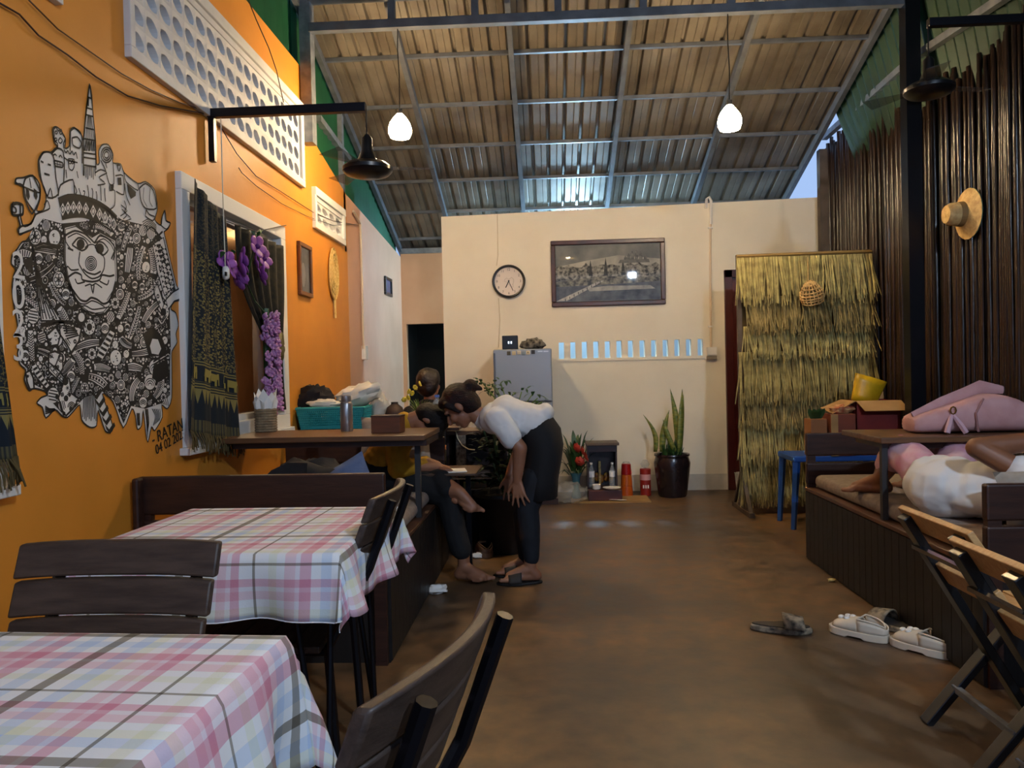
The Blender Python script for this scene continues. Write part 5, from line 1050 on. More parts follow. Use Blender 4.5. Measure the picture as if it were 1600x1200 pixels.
z = PY(745, 764, CY).z; p = PY(742, 758, CY+.02); tag(MB().box((p.x, CY+.06, z+.026), (.17, .08, .05)).build('snack_packet', M('packet', '#4a5a2a', .5, col2='#7a5a3a', scale=14), bevel=.006), 'green and brown packet on the lower cabinet shelf', 'packet')
tag(MB().ringpath([PY(*q_, CY-.02) for q_ in ((712, 673), (715, 685), (722, 696), (732, 702), (742, 703))], .005, 6).build('charger_cable', m_cw, smooth=0), 'white cable drooping over the cabinet front', 'cable')
# ================================================================== counter behind the left booth and its load
KY = 5.12; kz = .845; kt = thing('counter', 'dark wooden counter behind the booth carrying the teal basket', 'counter', (-1.2, KY+.25, 0))
MB().b2((WLX+.03, KY, kz-.035), (-.80, KY+.5, kz)).build('worktop', m_wood, kt, bevel=.004); MB().b2((WLX+.04, KY+.02, 0), (-.84, KY+.48, kz-.035)).build('carcass', m_wood, kt)
for k in range(2): MB().b2((WLX+.06+k*.43, KY+.008, .08), (WLX+.47+k*.43, KY+.02, kz-.06)).build('door', m_cab, kt, bevel=.004)
b0, b1 = PY(468, 650, KY+.12), PY(573, 650, KY+.12); tb = thing('teal_basket', 'teal plastic basket of clothes on the counter', 'basket', ((b0.x+b1.x)/2, KY+.2, kz)); m_teal = M('teal_plastic', '#2f9a9a', .45)
ba, bb = b0.x, b1.x; zt = PY(520, 636, KY+.06).z; y0_, y1_ = KY+.05, KY+.36; ins = .03
def bwall(a, b, n, m_):      # pierced wall strips
    a0, b0_ = V(a), V(b); mb = MB(); up_ = V((0, 0, zt-kz-.012)); c_ = V(((ba+bb)/2, (y0_+y1_)/2, 0))
    def P(u, v): q_ = a0*(1-u)+b0_*u; inw = (c_-V((q_.x, q_.y, 0))).normalized()*ins*(1-v); return V((q_.x, q_.y, kz+.004))+inw+up_*v
    for i in range(n+1): mb.bar(P(i/n, .0), P(i/n, 1), .005, .004, (1, 1, 0))
    for j in range(m_+1): mb.ringpath([P(i/12, j/m_) for i in range(13)], .004, 4)
    for (v0, v1) in ((0, .16), (.84, 1)): mb.add([P(0, v0), P(1, v0), P(1, v1), P(0, v1)], [(0, 1, 2, 3)])
    for (u0, u1) in ((0, .14), (.46, .60), (.86, 1)): mb.add([P(u0, 0), P(u1, 0), P(u1, 1), P(u0, 1)], [(0, 1, 2, 3)])
    mb.build('basket_wall', m_teal, tb, solid=.002)
bwall((ba, y0_, 0), (bb, y0_, 0), 34, 9); bwall((bb, y0_, 0), (bb, y1_, 0), 16, 9); bwall((bb, y1_, 0), (ba, y1_, 0), 34, 9); bwall((ba, y1_, 0), (ba, y0_, 0), 16, 9)
MB().b2((ba+ins, y0_+ins, kz+.001), (bb-ins, y1_-ins, kz+.006)).build('basket_base', m_teal, tb)
MB().ringpath([(ba, y0_, zt-.008), (bb, y0_, zt-.008), (bb, y1_, zt-.008), (ba, y1_, zt-.008)], .010, 6, closed=True).build('rim', m_teal, tb)
p = PY(490, 618, KY+.2); tag(crumple((p.x, KY+.22, p.z-.03), (.13, .1, .10), 2, .4).build('black_garment', M('black_cloth', '#141214', .9, col2='#1e1a1c', scale=14), smooth=50), 'crumpled black garment heaped in the teal basket', 'clothing')
p = PY(500, 632, KY+.12); tag(crumple((p.x+.03, KY+.13, p.z), (.11, .06, .035), 5, .4).build('white_garment', M('offwhite_cloth', '#d8d0c4', .9), smooth=50), 'crumpled white cloth at the front of the teal basket', 'clothing')
p = PY(562, 617, KY+.25); tag(crumple((p.x-.01, KY+.25, p.z), (.17, .09, .075), 9, .35).rotate(RY(R(-16)), (p.x, KY+.25, p.z)).build('white_bag', M('white_plastic_bag', '#e6dfd0', .4, col2='#d6cdbb', scale=10), smooth=40), 'large white plastic bag resting on the teal basket', 'bag')
p = PY(592, 620, KY+.3); tag(crumple((p.x, KY+.34, kz+.115), (.07, .08, .11), 12, .35).build('clear_bag', film_mat('bag_film2', '#d6d0c2', .6), smooth=50), 'clear plastic bag between the white bag and the clay jar', 'bag')
p = PY(615, 640, KY+.2); jx = max(p.x, -1.1); tag(MB().lathe([(.055, 0), (.066, .02), (.068, .09), (.055, .135), (.028, .155), (.024, .165), (.026, .172), (0, .173)], (p.x, KY+.24, kz), 20, close=False).build('clay_jar', M('clay_brown', '#4a3226', .7, col2='#38251b', scale=14, bump=.2), smooth=40), 'brown lidded clay jar on the counter', 'jar')
p = PY(655, 640, KY+.2); yp = thing('flowering_plant', 'small grassy plant with yellow flowers on the counter', 'plant', (p.x, KY+.22, kz)); q0 = V((p.x, KY+.22, kz))
MB().lathe([(.035, 0), (.05, .06), (.052, .065)], q0, 16).build('pot', M('small_pot', '#5a3a2a', .6), yp, smooth=40); mb = MB()
for i in range(90): a = rnd.uniform(0, 6.28); l = rnd.uniform(.08, .17); blade_leaf(mb, q0+V((0, 0, .06)), q0+V((l*math.cos(a)*.8, l*math.sin(a)*.6, rnd.uniform(.08, .2))), .004, (0, 0, .02), 4)
mb.build('grass_blades', M('grass_light', '#8a9a4a', .5, col2='#6a7c34', scale=20), yp, kind='stuff'); me = petal_mesh('flower_head', M('yellow_petal', '#e0c23a', .5), 6, .022, .010, .4)
for px, py in ((640, 612), (648, 606), (655, 600), (637, 622), (632, 625), (645, 615)): share(me, 'flower_head', yp, PY(px, py, KY+.14)-q0, (R(70), 0, px), (1, 1, 1))
MB().b2((-.84, KY+.02, kz-.02), (-.62, KY+.4, kz)).build('worktop_extension', m_wood, kt, bevel=.004)
bottle('water_bottle', V((PY(681, 640, KY+.2).x, KY+.26, kz)), .215, .04, 'large water bottle with a blue cap on the counter', cap='#5a7ac8', liquid=True)
# ================================================================== on the left booth table
TZ = .9005
def on_t(px, py, z=TZ): return PZ(px, py, z)
p = on_t(542, 674); fk = thing('steel_flask', 'tall brushed steel vacuum flask on the booth table', 'flask', p)
MB().lathe([(.031, 0), (.034, .004), (.034, .150), (.030, .162), (.026, .165)], p, 28).build('flask_body', M('brushed_steel', '#b4b0ae', .3, .85), fk, smooth=40); MB().lathe([(.0265, .165), (.0275, .167), (.0275, .196), (.024, .2)], p, 24).build('flask_cap', M('steel_cap', '#c4c0be', .3, .85), fk, smooth=40)
p = on_t(605, 676); wb = thing('wooden_box', 'reddish wooden box on the end of the booth table', 'box', p); rz_ = RZ(R(-4))
MB().box(p+V((0, .03, .042)), (.155, .11, .084), rz_).build('box_body', M('box_wood', '#6a3a22', .5, col2='#54301c', scale=6, stretch=(1, 6, 6)), wb, bevel=.002); MB().box(p+V((0, .03, .088)), (.158, .113, .008), rz_).build('lid', M('box_lid', '#4a2a1a', .5), wb)
p = on_t(413, 675)+V((0, .03, 0)); nb = thing('napkin_basket', 'rope basket holding folded white paper napkins on the booth table', 'basket', p)
for k in range(9): MB().ringpath([p+V((.055*math.cos(i*.314), .055*math.sin(i*.314), .008+k*.0145)) for i in range(20)], .0085, 6, closed=True).build('rope_coil', M('jute', '#9a8466', .8, col2='#7a664c', scale=40), nb)
MB().lathe([(0, .002), (.052, .002)], p, 20, close=False).build('basket_base', M('jute', '#9a8466'), nb)
for k in range(8):
    a = k*.785+.2; d = V((math.cos(a), math.sin(a), 0)); n_ = V((-d.y, d.x, 0)); tag(MB().add([p+d*.03+n_*.03+V((0, 0, .05)), p+d*.03-n_*.03+V((0, 0, .05)), p+d*.05-n_*.045+V((0, 0, .17)), p+d*.062+V((0, 0, .245-.02*(k % 3))), p+d*.05+n_*.045+V((0, 0, .17))], [(0, 1, 2, 3, 4)]).build('paper_napkin', m_paper, solid=.003), 'folded white paper napkin standing in the rope basket', 'napkin', 'napkins in the rope basket')
p = on_t(385, 672); tag(MB().box(p+V((0, .05, .03)), (.085, .06, .06), RZ(.1)).build('white_card_box', m_paper, bevel=.003), 'small white card box beside the rope basket', 'box')
# ================================================================== pillows on the left platform
def pillow(c, d, rot, mat, label, name='cushion', pw=.45):
    mb = MB()
    def side(sg):
        def fn(u, v):
            x, y = (u*2-1), (v*2-1); h = max(0, (1-x*x)*(1-y*y))**pw; px_ = x*(1-.06*(1-abs(y))**1); return V(c)+rot @ V((x*d[0]/2*(1-.07*(1-y*y)*abs(x)), y*d[1]/2*(1-.07*(1-x*x)*abs(y)), sg*h*d[2]/2))
        return fn
    mb.grid(side(1), 14, 14); k = len(mb.f); mb.grid(side(-1), 14, 14)
    return tag(mb.build(name, mat, smooth=0), label, 'cushion')
m_beige = M('beige_fabric', '#a89a8a', .9, col2='#998a7a', scale=30, bump=.1); m_blue = M('blue_velvet', '#5a6a8c', .85, col2='#48587a', scale=14)
c = PY(622, 682, 4.78); pillow(c+V((-.02, .02, -.02)), (.46, .30, .13), RX(R(72)) @ RZ(R(0)), m_beige, 'large beige cushion behind the boy in yellow')
c = PY(548, 735, 3.6); pillow(V((c.x, 3.42, .64)), (.36, .34, .13), RX(R(68)) @ RZ(R(28)), m_blue, 'blue grey cushion leaning behind the bench back')
c = PY(500, 730, 3.6); tag(crumple(V((c.x-.03, 3.52, .66)), (.25, .16, .16), 4, .3, base=-.125).build('black_jacket', M('black_cloth', '#141214'), smooth=50), 'black jacket heaped on the left platform beside the blue cushion', 'clothing')
# ================================================================== right side: stool table, boxes, backpack
SYb = 5.72; m_bp = M('blue_plastic', '#1f4f9a', .4); q0, q1 = PY(1240, 710, SYb), PY(1392, 706, SYb); bs = thing('blue_stool', 'blue plastic low table behind the right platform', 'table', ((q0.x+q1.x)/2, SYb+.2, 0)); bz_ = PY(1300, 712, SYb).z
MB().b2((q0.x, SYb, bz_-.045), (q1.x, SYb+.4, bz_)).build('top', m_bp, bs, bevel=.01)
for x in (q0.x+.03, q1.x-.03):
    for y in (SYb+.03, SYb+.37): MB().ringpath([(x, y, bz_-.04), (x+(-.03 if x < q0.x+.1 else .03), y, 0)], [.028, .02], 4).build('leg', m_bp, bs)
m_cb = M('red_carton', '#7a1a14', .6, col2='#661410', scale=4); m_kr = M('kraft', '#b08a58', .75, col2='#a07a4a', scale=8)
a, b = PY(1338, 668, SYb), PY(1408, 640, SYb); cbx = thing('open_carton', 'open red cardboard carton with raised flaps behind the right booth', 'carton', ((a.x+b.x)/2, SYb+.15, bz_)); za, zb_ = bz_, PY(1370, 626, SYb).z
for q_ in (((a.x, SYb), (b.x, SYb+.006)), ((a.x, SYb+.29), (b.x, SYb+.296)), ((a.x, SYb), (a.x+.006, SYb+.29)), ((b.x-.006, SYb), (b.x, SYb+.29))): MB().b2((q_[0][0], q_[0][1], za), (q_[1][0], q_[1][1], zb_)).build('side', m_cb, cbx)
MB().add([(a.x, SYb, zb_), (b.x, SYb, zb_), (b.x+.02, SYb-.09, zb_-.07), (a.x+.03, SYb-.09, zb_-.07)], [(0, 1, 2, 3)]).build('flap', m_kr, cbx, solid=.005); MB().add([(a.x, SYb, zb_), (a.x, SYb+.29, zb_), (a.x-.16, SYb+.27, zb_-.06), (a.x-.16, SYb+.02, zb_-.09)], [(0, 1, 2, 3)]).build('flap', m_kr, cbx, solid=.005)
MB().add([(b.x-.10, SYb+.29, zb_), (b.x, SYb+.29, zb_), (b.x, SYb+.31, zb_+.13), (b.x-.10, SYb+.31, zb_+.13)], [(0, 1, 2, 3)]).build('flap', m_kr, cbx, solid=.005)
c_ = PY(1358, 600, SYb+.15); yb_ = thing('yellow_packet', 'open yellow snack packet on top of the red carton', 'packet', V((c_.x, SYb+.15, zb_))); m_y = M('yellow_foil', '#d8ae1c', .35, col2='#b88a10', scale=8)
MB().grid(lambda u, v: c_+RY(R(18)) @ V(((.09+.03*v)*math.cos(u*6.283), .045*math.sin(u*6.283), -.15+.20*v)), 20, 4).build("packet_body", m_y, yb_, smooth=40, solid=.003)
a, b = PY(1297, 672, SYb-.0), PY(1338, 645, SYb); t = thing('flat_carton', 'low red and kraft carton left of the open one', 'carton', (a.x+.1, SYb+.1, bz_)); zf = PY(1310, 647, SYb).z
MB().b2((a.x, SYb-.02, bz_), (PY(1366, 650, SYb).x-.14, SYb+.2, zf)).build('carton_body', M('carton_redbrown', '#7a3a24', .65, col2='#6a2c1c', scale=5), t, bevel=.003); MB().b2((a.x-.0, SYb-.024, bz_), (a.x+.05, SYb-.019, zf)).build('kraft_strip', m_kr, t)
c_ = PY(1325, 640, SYb); tag(crumple((c_.x-.02, SYb+.06, zf+.032), (.085, .06, .035), 6, .4).build('snack_wrapper', M('red_wrapper', '#a02a1c', .35, col2='#c8a878', scale=22), smooth=45), 'shiny red and clear wrappers on the low carton', 'wrapper')
t = thing('carton_plant', 'kraft carton with a green leaf at the left of the cartons', 'carton', (PY(1280, 660, SYb).x, SYb+.1, bz_)); c_ = PY(1280, 660, SYb); MB().b2((c_.x-.06, SYb+.0, bz_), (c_.x+.055, SYb+.15, PY(1280, 655, SYb).z)).build('carton_body', M('kraft_brown', '#8a5a34', .7), t); mb = MB()
for k in range(4): blade_leaf(mb, c_+V((0, .07, -.0)), c_+V((-.06+k*.04, .05, .10)), .03, (0, 0, .01), 5, side=(1, 0, 0))
mb.build('leaf', m_leaf, t, solid=.002)
# pink backpack
bpk = PZ(1500, 672, .856); bpc = V((PY(1507, 640, 3.97).x, 3.97, .856)); pk = thing('pink_backpack', 'pink backpack lying on the right booth table', 'backpack', bpc); m_pink = M('pink_canvas', '#c89a98', .7, col2='#b98886', scale=10, bump=.1)
prof = [(-.285, .0, .075), (-.28, .07, .085), (-.10, .145, .12), (.0, .185, .13), (.09, .205, .13), (.16, .195, .13), (.27, .14, .12), (.285, .04, .11), (.28, 0, .10)]
mb = MB(); secs = [(-.285, .075, .085), (-.25, .095, .10), (-.13, .135, .125), (-.02, .17, .135), (.07, .2, .14), (.17, .185, .14), (.25, .15, .135), (.282, .11, .12)]
k = 0; N_ = 16
for x, h, w_ in secs:
    for j in range(N_):
        a_ = 2*math.pi*j/N_; cc, ss = math.cos(a_), math.sin(a_); e = .55; mb.v.append(bpc+V((x, w_*math.copysign(abs(cc)**e, cc), h/2+.001+h/2*math.copysign(abs(ss)**e, ss))))
for i in range(len(secs)-1):
    for j in range(N_): mb.f.append((i*N_+j, i*N_+(j+1) % N_, (i+1)*N_+(j+1) % N_, (i+1)*N_+j))
mb.f.append(tuple(reversed(range(N_)))); mb.f.append(tuple(range((len(secs)-1)*N_, len(secs)*N_))); mb.build('bag_body', m_pink, pk, smooth=50, subsurf=1)
MB().ringpath([bpc+V(q_) for q_ in ((-.27, -.03, .085), (-.12, -.03, .15), (.0, -.02, .19), (.08, .0, .222), (.2, .02, .205))], [.02, .03, .035, .035, .02], 8, flat=.4).build('shoulder_strap', m_pink, pk, smooth=50)
MB().ringpath([bpc+V(q_) for q_ in ((.02, -.135, .17), (-.02, -.142, .10), (-.01, -.142, .01))], .005, 5).build('seam', M('pink_seam', '#9a6c6a', .7), pk)
for q_ in (((-.12, -.115, .10), (-.15, -.15, .05), (-.165, -.155, .008)), ((-.12, -.115, .10), (-.10, -.15, .05), (-.075, -.155, .008))): MB().ringpath([bpc+V(x) for x in q_], [.008, .014, .014], 6).build('strap_end', M('pink_strap', '#c8a0a8', .7), pk, smooth=50)
MB().ringpath([bpc+V((-.12+.014*math.cos(i*.785), -.128, .115+.018*math.sin(i*.785))) for i in range(8)], .004, 5, closed=True).build('ring', M('brass', '#8a6a3a', .3, 1), pk)
c = V((2.02, 3.0, .68)); pillow(V((1.94, 3.03, .655)), (.46, .28, .13), RX(R(78)) @ RZ(R(4)), m_beige, 'beige cushion against the near backrest of the right platform')
c = V((2.3, 3.72, .6)); pillow(V((2.42, 4.0, .63)), (.5, .4, .15), RX(R(15)) @ RZ(R(20)), m_beige, 'beige cushion behind the lying person')
# ================================================================== shoes, litter
def at_floor(px, py): return PZ(px, py, 0)
def sole(mb, L, w, h, z0=0, n=14, heel=.8):
    pts = []
    for i in range(2*n):
        t_ = i/(2*n)*2*math.pi; x = math.cos(t_)*L/2; y = math.sin(t_)*w/2*(1 if x > 0 else heel)*(1-.12*math.cos(t_*2)); pts.append((x, y, z0))
    return mb.prism(pts, (0, 0, h))
m_camo = M('camouflage', '#9a8a72', .7, col2='#26221e', scale=34); m_clog = M('cream_foam', '#d8ccba', .55, col2='#cabda8', scale=8)
def slide(p, rz, label, mat, strap, strapped=True, grp='slides'):
    t = thing('slide_sandal', label, 'sandal', p, rz); sole(MB(), .27, .10, .03).build('sole', mat, t, world=False, bevel=.008, smooth=40); sole(MB(), .25, .085, .004, .03).build('footbed', strap, t, world=False)
    mb = MB().grid(lambda u, v: (.015+.09*v-.01*math.sin(u*3.14), .052*math.cos(u*3.1416), .028+.058*math.sin(u*3.1416)*(1-.25*v)), 14, 6); mb.build('strap', mat, t, world=False, smooth=0, solid=.007); return t
def clog(p, rz, label, mat, lining, flowers=True):
    t = thing('foam_clog', label, 'clog', p, rz, 'foam clogs'); mb = MB(); n = 24; L = .255
    def rw(x): s_ = x/(L/2); return (.048+.006*s_)*math.sqrt(max(0, 1-abs(s_)**3.2))
    def sh(u, v):
        x = -L/2+L*u; w_ = rw(x); top = .034+.055*math.sin(min(1, max(0, (u-.38)/.62))*math.pi*.92+.25)*(u > .34)+.018*(u <= .34)
        a_ = v*math.pi
        if u < .52: 
            return (x, w_*math.copysign(1, math.cos(a_))*(1-.02*abs(.5-v)), .03+ (top-.03)*min(1, 2*min(v, 1-v)*2.4) if abs(v-.5) > .0 else top)
        return (x, w_*math.cos(a_), .03+(top-.03)*math.sin(a_)**.7)
    # sole with a scalloped wedge
    pts = [(-L/2+L*i/18, 0) for i in range(19)]; prof2 = [(x, .0 if not (-.03 < x < .04) else .008) for x, _ in pts]
    so = MB()
    for i, (x, zb__) in enumerate(prof2):
        w_ = rw(x*.985)+.006; so.v += [V((x, -w_, zb__)), V((x, w_, zb__)), V((x, w_, .034)), V((x, -w_, .034))]
    for i in range(18):
        k = i*4
        for j in range(4): so.f.append((k+j, k+(j+1) % 4, k+4+(j+1) % 4, k+4+j))
    so.f += [(3, 2, 1, 0), (72, 73, 74, 75)]; so.build('sole', mat, t, world=False, smooth=40, bevel=.004)
    # upper: vamp dome over the front, low rim round the heel
    va = MB().grid(lambda u, v: ((-.012+(L/2-.012)*u)*1.0, rw(-.012+(L/2-.004)*u)*math.cos(v*math.pi), .033+.05*math.sin(v*math.pi)**.6*math.cos(u*1.45)**.5), 12, 14); va.build('vamp', mat, t, world=False, smooth=0, solid=.005)
    he = MB().grid(lambda u, v: (lambda a_: ((-.012-(L/2-.016)*math.sin(a_)), rw(-.012-(L/2-.012)*math.sin(a_)*.93)*1.0*math.copysign(1, math.cos(a_)) if abs(math.cos(a_)) > .35 else .048*math.cos(a_)*1.5, .033+v*(.022+.026*abs(math.cos(a_)))))(u*math.pi), 20, 3); he.build('heel_rim', mat, t, world=False, smooth=0, solid=.005)
    MB().ringpath([(-.012-.1*math.sin(a_), .044*math.cos(a_), .058+.03*abs(math.cos(a_))) for a_ in [i*math.pi/12 for i in range(13)]]+[(-.012, -.02, .088), (-.012, .02, .088)], .004, 5, closed=True).build('opening_edge', mat, t, world=False)
    sole(MB(), .2, .075, .004, .035).build('insole', lining, t, world=False)
    if flowers:
        for dx, dy in ((.045, .018), (.055, -.02), (.075, .004), (.03, -.012)): MB().ell((dx, dy, .084-dx*.16), (.015, .015, .009), None, 8, 6).build('charm', m_white, t, world=False, smooth=0)
    return t
p = at_floor(1220, 987); slide(p, R(-14), 'camouflage slide sandal lying alone on the floor', m_camo, M('camo_dark', '#2a2624', .7))
clog(at_floor(1342, 994), R(136), 'cream foam clog with white charms, nearer the lone slide sandal', m_clog, M('clog_lining', '#a89a78', .7)); clog(at_floor(1440, 1017), R(128), 'cream foam clog with white charms, touching the right platform', m_clog, M('clog_lining', '#a89a78'))
slide(at_floor(1396, 983), R(120), 'camouflage slide sandal between the two cream clogs', m_camo, M('camo_dark', '#2a2624'))
clog(at_floor(757, 866), R(105), 'brown foam clog on the floor by the big black pot', M('tan_foam', '#6a4a34', .6), M('clog_dark', '#2a1c14', .8), flowers=False)
def litter(px, py, s, seed, label, mat=m_paper): p = at_floor(px, py); tag(crumple(p+V((0, 0, .022*s)), (.05*s, .03*s, .022*s), seed, .6, 10, 7, base=-.02*s).build('tissue', mat, smooth=40), label, 'tissue')
litter(683, 928, 1.2, 3, 'crumpled white tissue on the floor at the left platform'); litter(747, 872, .8, 5, 'small white tissue on the floor near the brown clog'); litter(1299, 909, .45, 8, 'tiny yellowish crumb on the floor near the right platform', M('crumb', '#c9a860', .7))
# ================================================================== people
tx = bpy.data.textures.new('cloth_wrinkles', 'CLOUDS'); tx.noise_scale = .10; tx.noise_basis = 'IMPROVED_PERLIN'; tx.noise_depth = 1
def wrinkle(o, s=.014):
    md = o.modifiers.new('wrinkle', 'DISPLACE'); md.texture = tx; md.strength = s; md.mid_level = .5; md.texture_coords = 'LOCAL'; return o
def basis(z, x):      # rotation with local z along z and local x near x
    z = V(z).normalized(); x = V(x); x = (x-z*x.dot(z)).normalized(); return Matrix((x, z.cross(x), z)).transposed()
def hand(mb, wr, d, back, thumb, s=1.0, splay=.25, curl=.5):
    """palm from the wrist along d, back of hand normal, thumb side vector"""
    wr, d, back, th = V(wr), V(d).normalized(), V(back).normalized(), V(thumb).normalized()
    for k in (-1, -.33, .33, 1): mb.cap(wr+th*k*.012*s, wr+d*.078*s+th*k*.03*s, .015*s, .0125*s, 8)
    for i, l in enumerate((.068, .078, .072, .056)):
        k = 1-i*.667; b = wr+d*.08*s+th*k*.031*s; dd = (d+th*k*splay).normalized(); c1 = (dd-back*curl*.35).normalized(); c2 = (dd-back*curl*1.0).normalized()
        p1 = b+c1*l*.45*s; p2 = p1+c2*l*.32*s; p3 = p2+(dd-back*curl*1.5).normalized()*l*.25*s; mb.chain([b-dd*.012, b, p1, p2, p3], [.0095*s, .0095*s, .0085*s, .0078*s, .0068*s], 8)
    b = wr+d*.022*s+th*.026*s; dt = (d*.65+th*.75-back*.15).normalized(); p1 = b+dt*.038*s; p2 = p1+(dt+d*.5).normalized()*.03*s; mb.chain([b-dt*.012, b, p1, p2], [.015*s, .0135*s, .0105*s, .0085*s], 8)
def foot(mb, ank, d, sole_z=None, L=.235, up_=(0, 0, 1), s=1.0):
    """ank: ankle joint; d: toe direction; up_: away from the sole"""
    ank, d, u_ = V(ank), V(d).normalized(), V(up_).normalized(); sd = d.cross(u_); h = .068*s
    so = ank-u_*h; mb.cap(ank, so-d*.03*s+u_*.03*s, .036*s, .033*s); mb.cap(so-d*.035*s+u_*.028*s, so+d*.10*s+u_*.026*s, .03*s, .028*s); mb.cap(ank+d*.01, so+d*.12*s+u_*.03*s, .036*s, .027*s)
    for k in (-1, 0, 1): mb.cap(so+d*.05*s+sd*k*.014*s+u_*.026*s, so+d*(.13-.008*k)*s+sd*k*.026*s+u_*.02*s, .024*s, .018*s)
    for i in range(5):
        k = -1+i*.5; r = (.015 if i == 0 else .0105-.0006*i)*s; b = so+d*(.145-.012*i)*s+sd*k*.036*s+u_*r; mb.cap(b-d*.02*s, b+d*(.028 if i == 0 else .02)*s, r, r*.9, 8)
def head(mb, c, crown, fc, s=1.0):
    c = V(c); z = V(crown).normalized(); f = V(fc); f = (f-z*f.dot(z)).normalized(); m = basis(z, f); sd = m @ V((0, 1, 0))
    mb.ell(c+m @ V((-.012, 0, .015))*s, (.092*s, .074*s, .095*s), m); mb.ell(c+m @ V((.03, 0, -.045))*s, (.058*s, .058*s, .068*s), m); mb.ell(c+m @ V((.055, 0, -.095))*s, (.026*s, .03*s, .022*s), m)
    mb.cap(c+m @ V((.085, 0, .005))*s, c+m @ V((.108, 0, -.032))*s, .009*s, .0155*s, 8)
    for k in (-1, 1):
        mb.ell(c+m @ V((.06, k*.035, -.03))*s, (.03*s, .022*s, .025*s), m); mb.ell(c+m @ V((.076, k*.03, .022))*s, (.016*s, .026*s, .009*s), m)
        mb.ell(c+m @ V((-.004, k*.076, -.008))*s, (.019*s, .009*s, .032*s), m)
    mb.ell(c+m @ V((.083, 0, -.063))*s, (.012*s, .024*s, .006*s), m); mb.ell(c+m @ V((.081, 0, -.073))*s, (.012*s, .02*s, .006*s), m)
    return m
def eyes(parent, c, m, s=1.0):
    for k in (-1, 1): MB().ell(V(c)+m @ V((.079, k*.03, .006))*s, (.008*s, .013*s, .006*s), m, 8, 6).build('eye', M('eye_dark', '#1a1210', .2), parent, smooth=0); MB().ringpath([V(c)+m @ V((.086-.008*abs(q), k*(.03+.018*q), .027-.004*abs(q)))*s for q in (-1, -.3, .4, 1)], .003*s, 5).build('eyebrow', m_hair, parent)
VX = .006
# ---- woman bending over (facing left)
YC = 4.45
def wp_(px, py, dy=0): p = PY(px, py, YC+dy); return p
wm = thing('person', 'woman in a white shirt and black skirt bending over with hands on knees', 'person', (wp_(835, 905).x, YC, 0))
mb = MB(); hc = wp_(717, 634); mh = head(mb, hc, (-.72, 0, .69), (-.66, 0, -.75), 1.02)
nk = wp_(757, 655); mb.cap(hc+mh @ V((-.02, 0, -.05)), nk, .05, .055)
for s in (-1, 1):
    dy = .165*s; sh_ = wp_(782, 664, dy); el = wp_(813, 700, dy*1.12); wr = wp_(808, 750, dy*.9) if s < 0 else wp_(796, 742, dy*.8)
    mb.chain([sh_, el, (el+wr)/2, wr], [.045, .04, .036, .026]); hand(mb, wr, (.12 if s < 0 else .05, -.12*s*0-.1, -.95), (-.35, -.93 if s < 0 else .93, 0), (-.9, .3, -.1), .98, .38, .25)
    an = wp_(829 if s < 0 else 822, 884, .085*s); an.z = .085; mb.cap(an+V((.0, 0, .12)), an, .042, .036); foot(mb, an, (-1, -.12*1, 0), L=.22)
mb.chain([nk, wp_(788, 652), wp_(845, 690)], [.055, .07, .08]); mb.cap(wp_(780, 662, -.13), wp_(780, 662, .13), .04, .04)
for s in (-1, 1): mb.chain([wp_(845, 690, .06*s), wp_(824 if s < 0 else 818, 795, .09*s), wp_(829 if s < 0 else 822, 870, .085*s)], [.06, .045, .035])
body = mb.build('body', m_skin, wm, remesh=VX, smoothit=4); eyes(body, hc, mh, 1.02)
hb = MB(); hb.ell(hc+mh @ V((-.024, 0, .03)), (.098, .086, .098), mh); hb.ell(hc+mh @ V((-.05, 0, -.02)), (.075, .084, .09), mh); hb.ell(hc+mh @ V((.035, 0, .075)), (.055, .07, .035), mh)
hb.cap(hc+mh @ V((-.09, 0, .03)), hc+mh @ V((-.135, 0, .03)), .04, .04); hb.cap(hc+mh @ V((-.135, 0, .03)), hc+mh @ V((-.16, 0, -.03)), .03, .012)
for k in (-1, 1): hb.cap(hc+mh @ V((.04, k*.07, .05)), hc+mh @ V((.015, k*.08, -.035)), .02, .01)
hair = hb.build('hair', M('hair_auburn', '#0e0807', .6, spec=.25, col2='#280f0c', scale=18, stretch=(1, 1, 4), bump=.6, bscale=70), body, remesh=.007, smoothit=3); wrinkle(hair, .02)
MB().ringpath([hc+mh @ (V((-.112, .0, .03))+V((0, .036*math.cos(i*.6), .036*math.sin(i*.6)))) for i in range(10)], .006, 5, closed=True).build('hair_tie', M('scrunchie', '#b8a8a8', .8), hair)
sb = MB(); ch = wp_(788, 648); wa = wp_(838, 662)
for t_ in range(6):
    k = t_/5; c = ch*(1-k)+wa*k; mm = basis(wa-ch, (0, 0, 1)); sb.ell(c, (.118-.012*math.sin(k*3.1), .165-.015*k, .09), mm, 18, 12)
sb.ell(wp_(770, 655), (.09, .15, .085), basis((1, 0, .1), (0, 0, 1))); sb.cap(nk, wp_(770, 652), .066, .09)
for s in (-1, 1): dy = .165*s; sb.chain([wp_(776, 655, dy*.8), wp_(788, 668, dy), wp_(798, 683, dy*1.08)], [.075, .07, .066])
sb.ell(wp_(852, 645), (.05, .11, .06)); shirt = wrinkle(sb.build('shirt', M('white_cotton', '#dcdad8', .85), wm, remesh=.008, smoothit=5), .02)
MB().ringpath([nk+V((-.012+.01*math.sin(i*.57), .062*math.cos(i*.57), .062*math.sin(i*.57))) for i in range(11)], .006, 6, closed=True).build('collar', M('white_cotton', '#dcdad8'), wm)
sk = MB(); NR = 28; secs = [(829, 657, .070, .135, .95), (838, 668, .088, .15, .8), (847, 684, .108, .168, .5), (850, 702, .112, .174, .25), (848, 724, .106, .172, .08), (845, 748, .10, .168, .0), (843, 776, .102, .168, .0)]
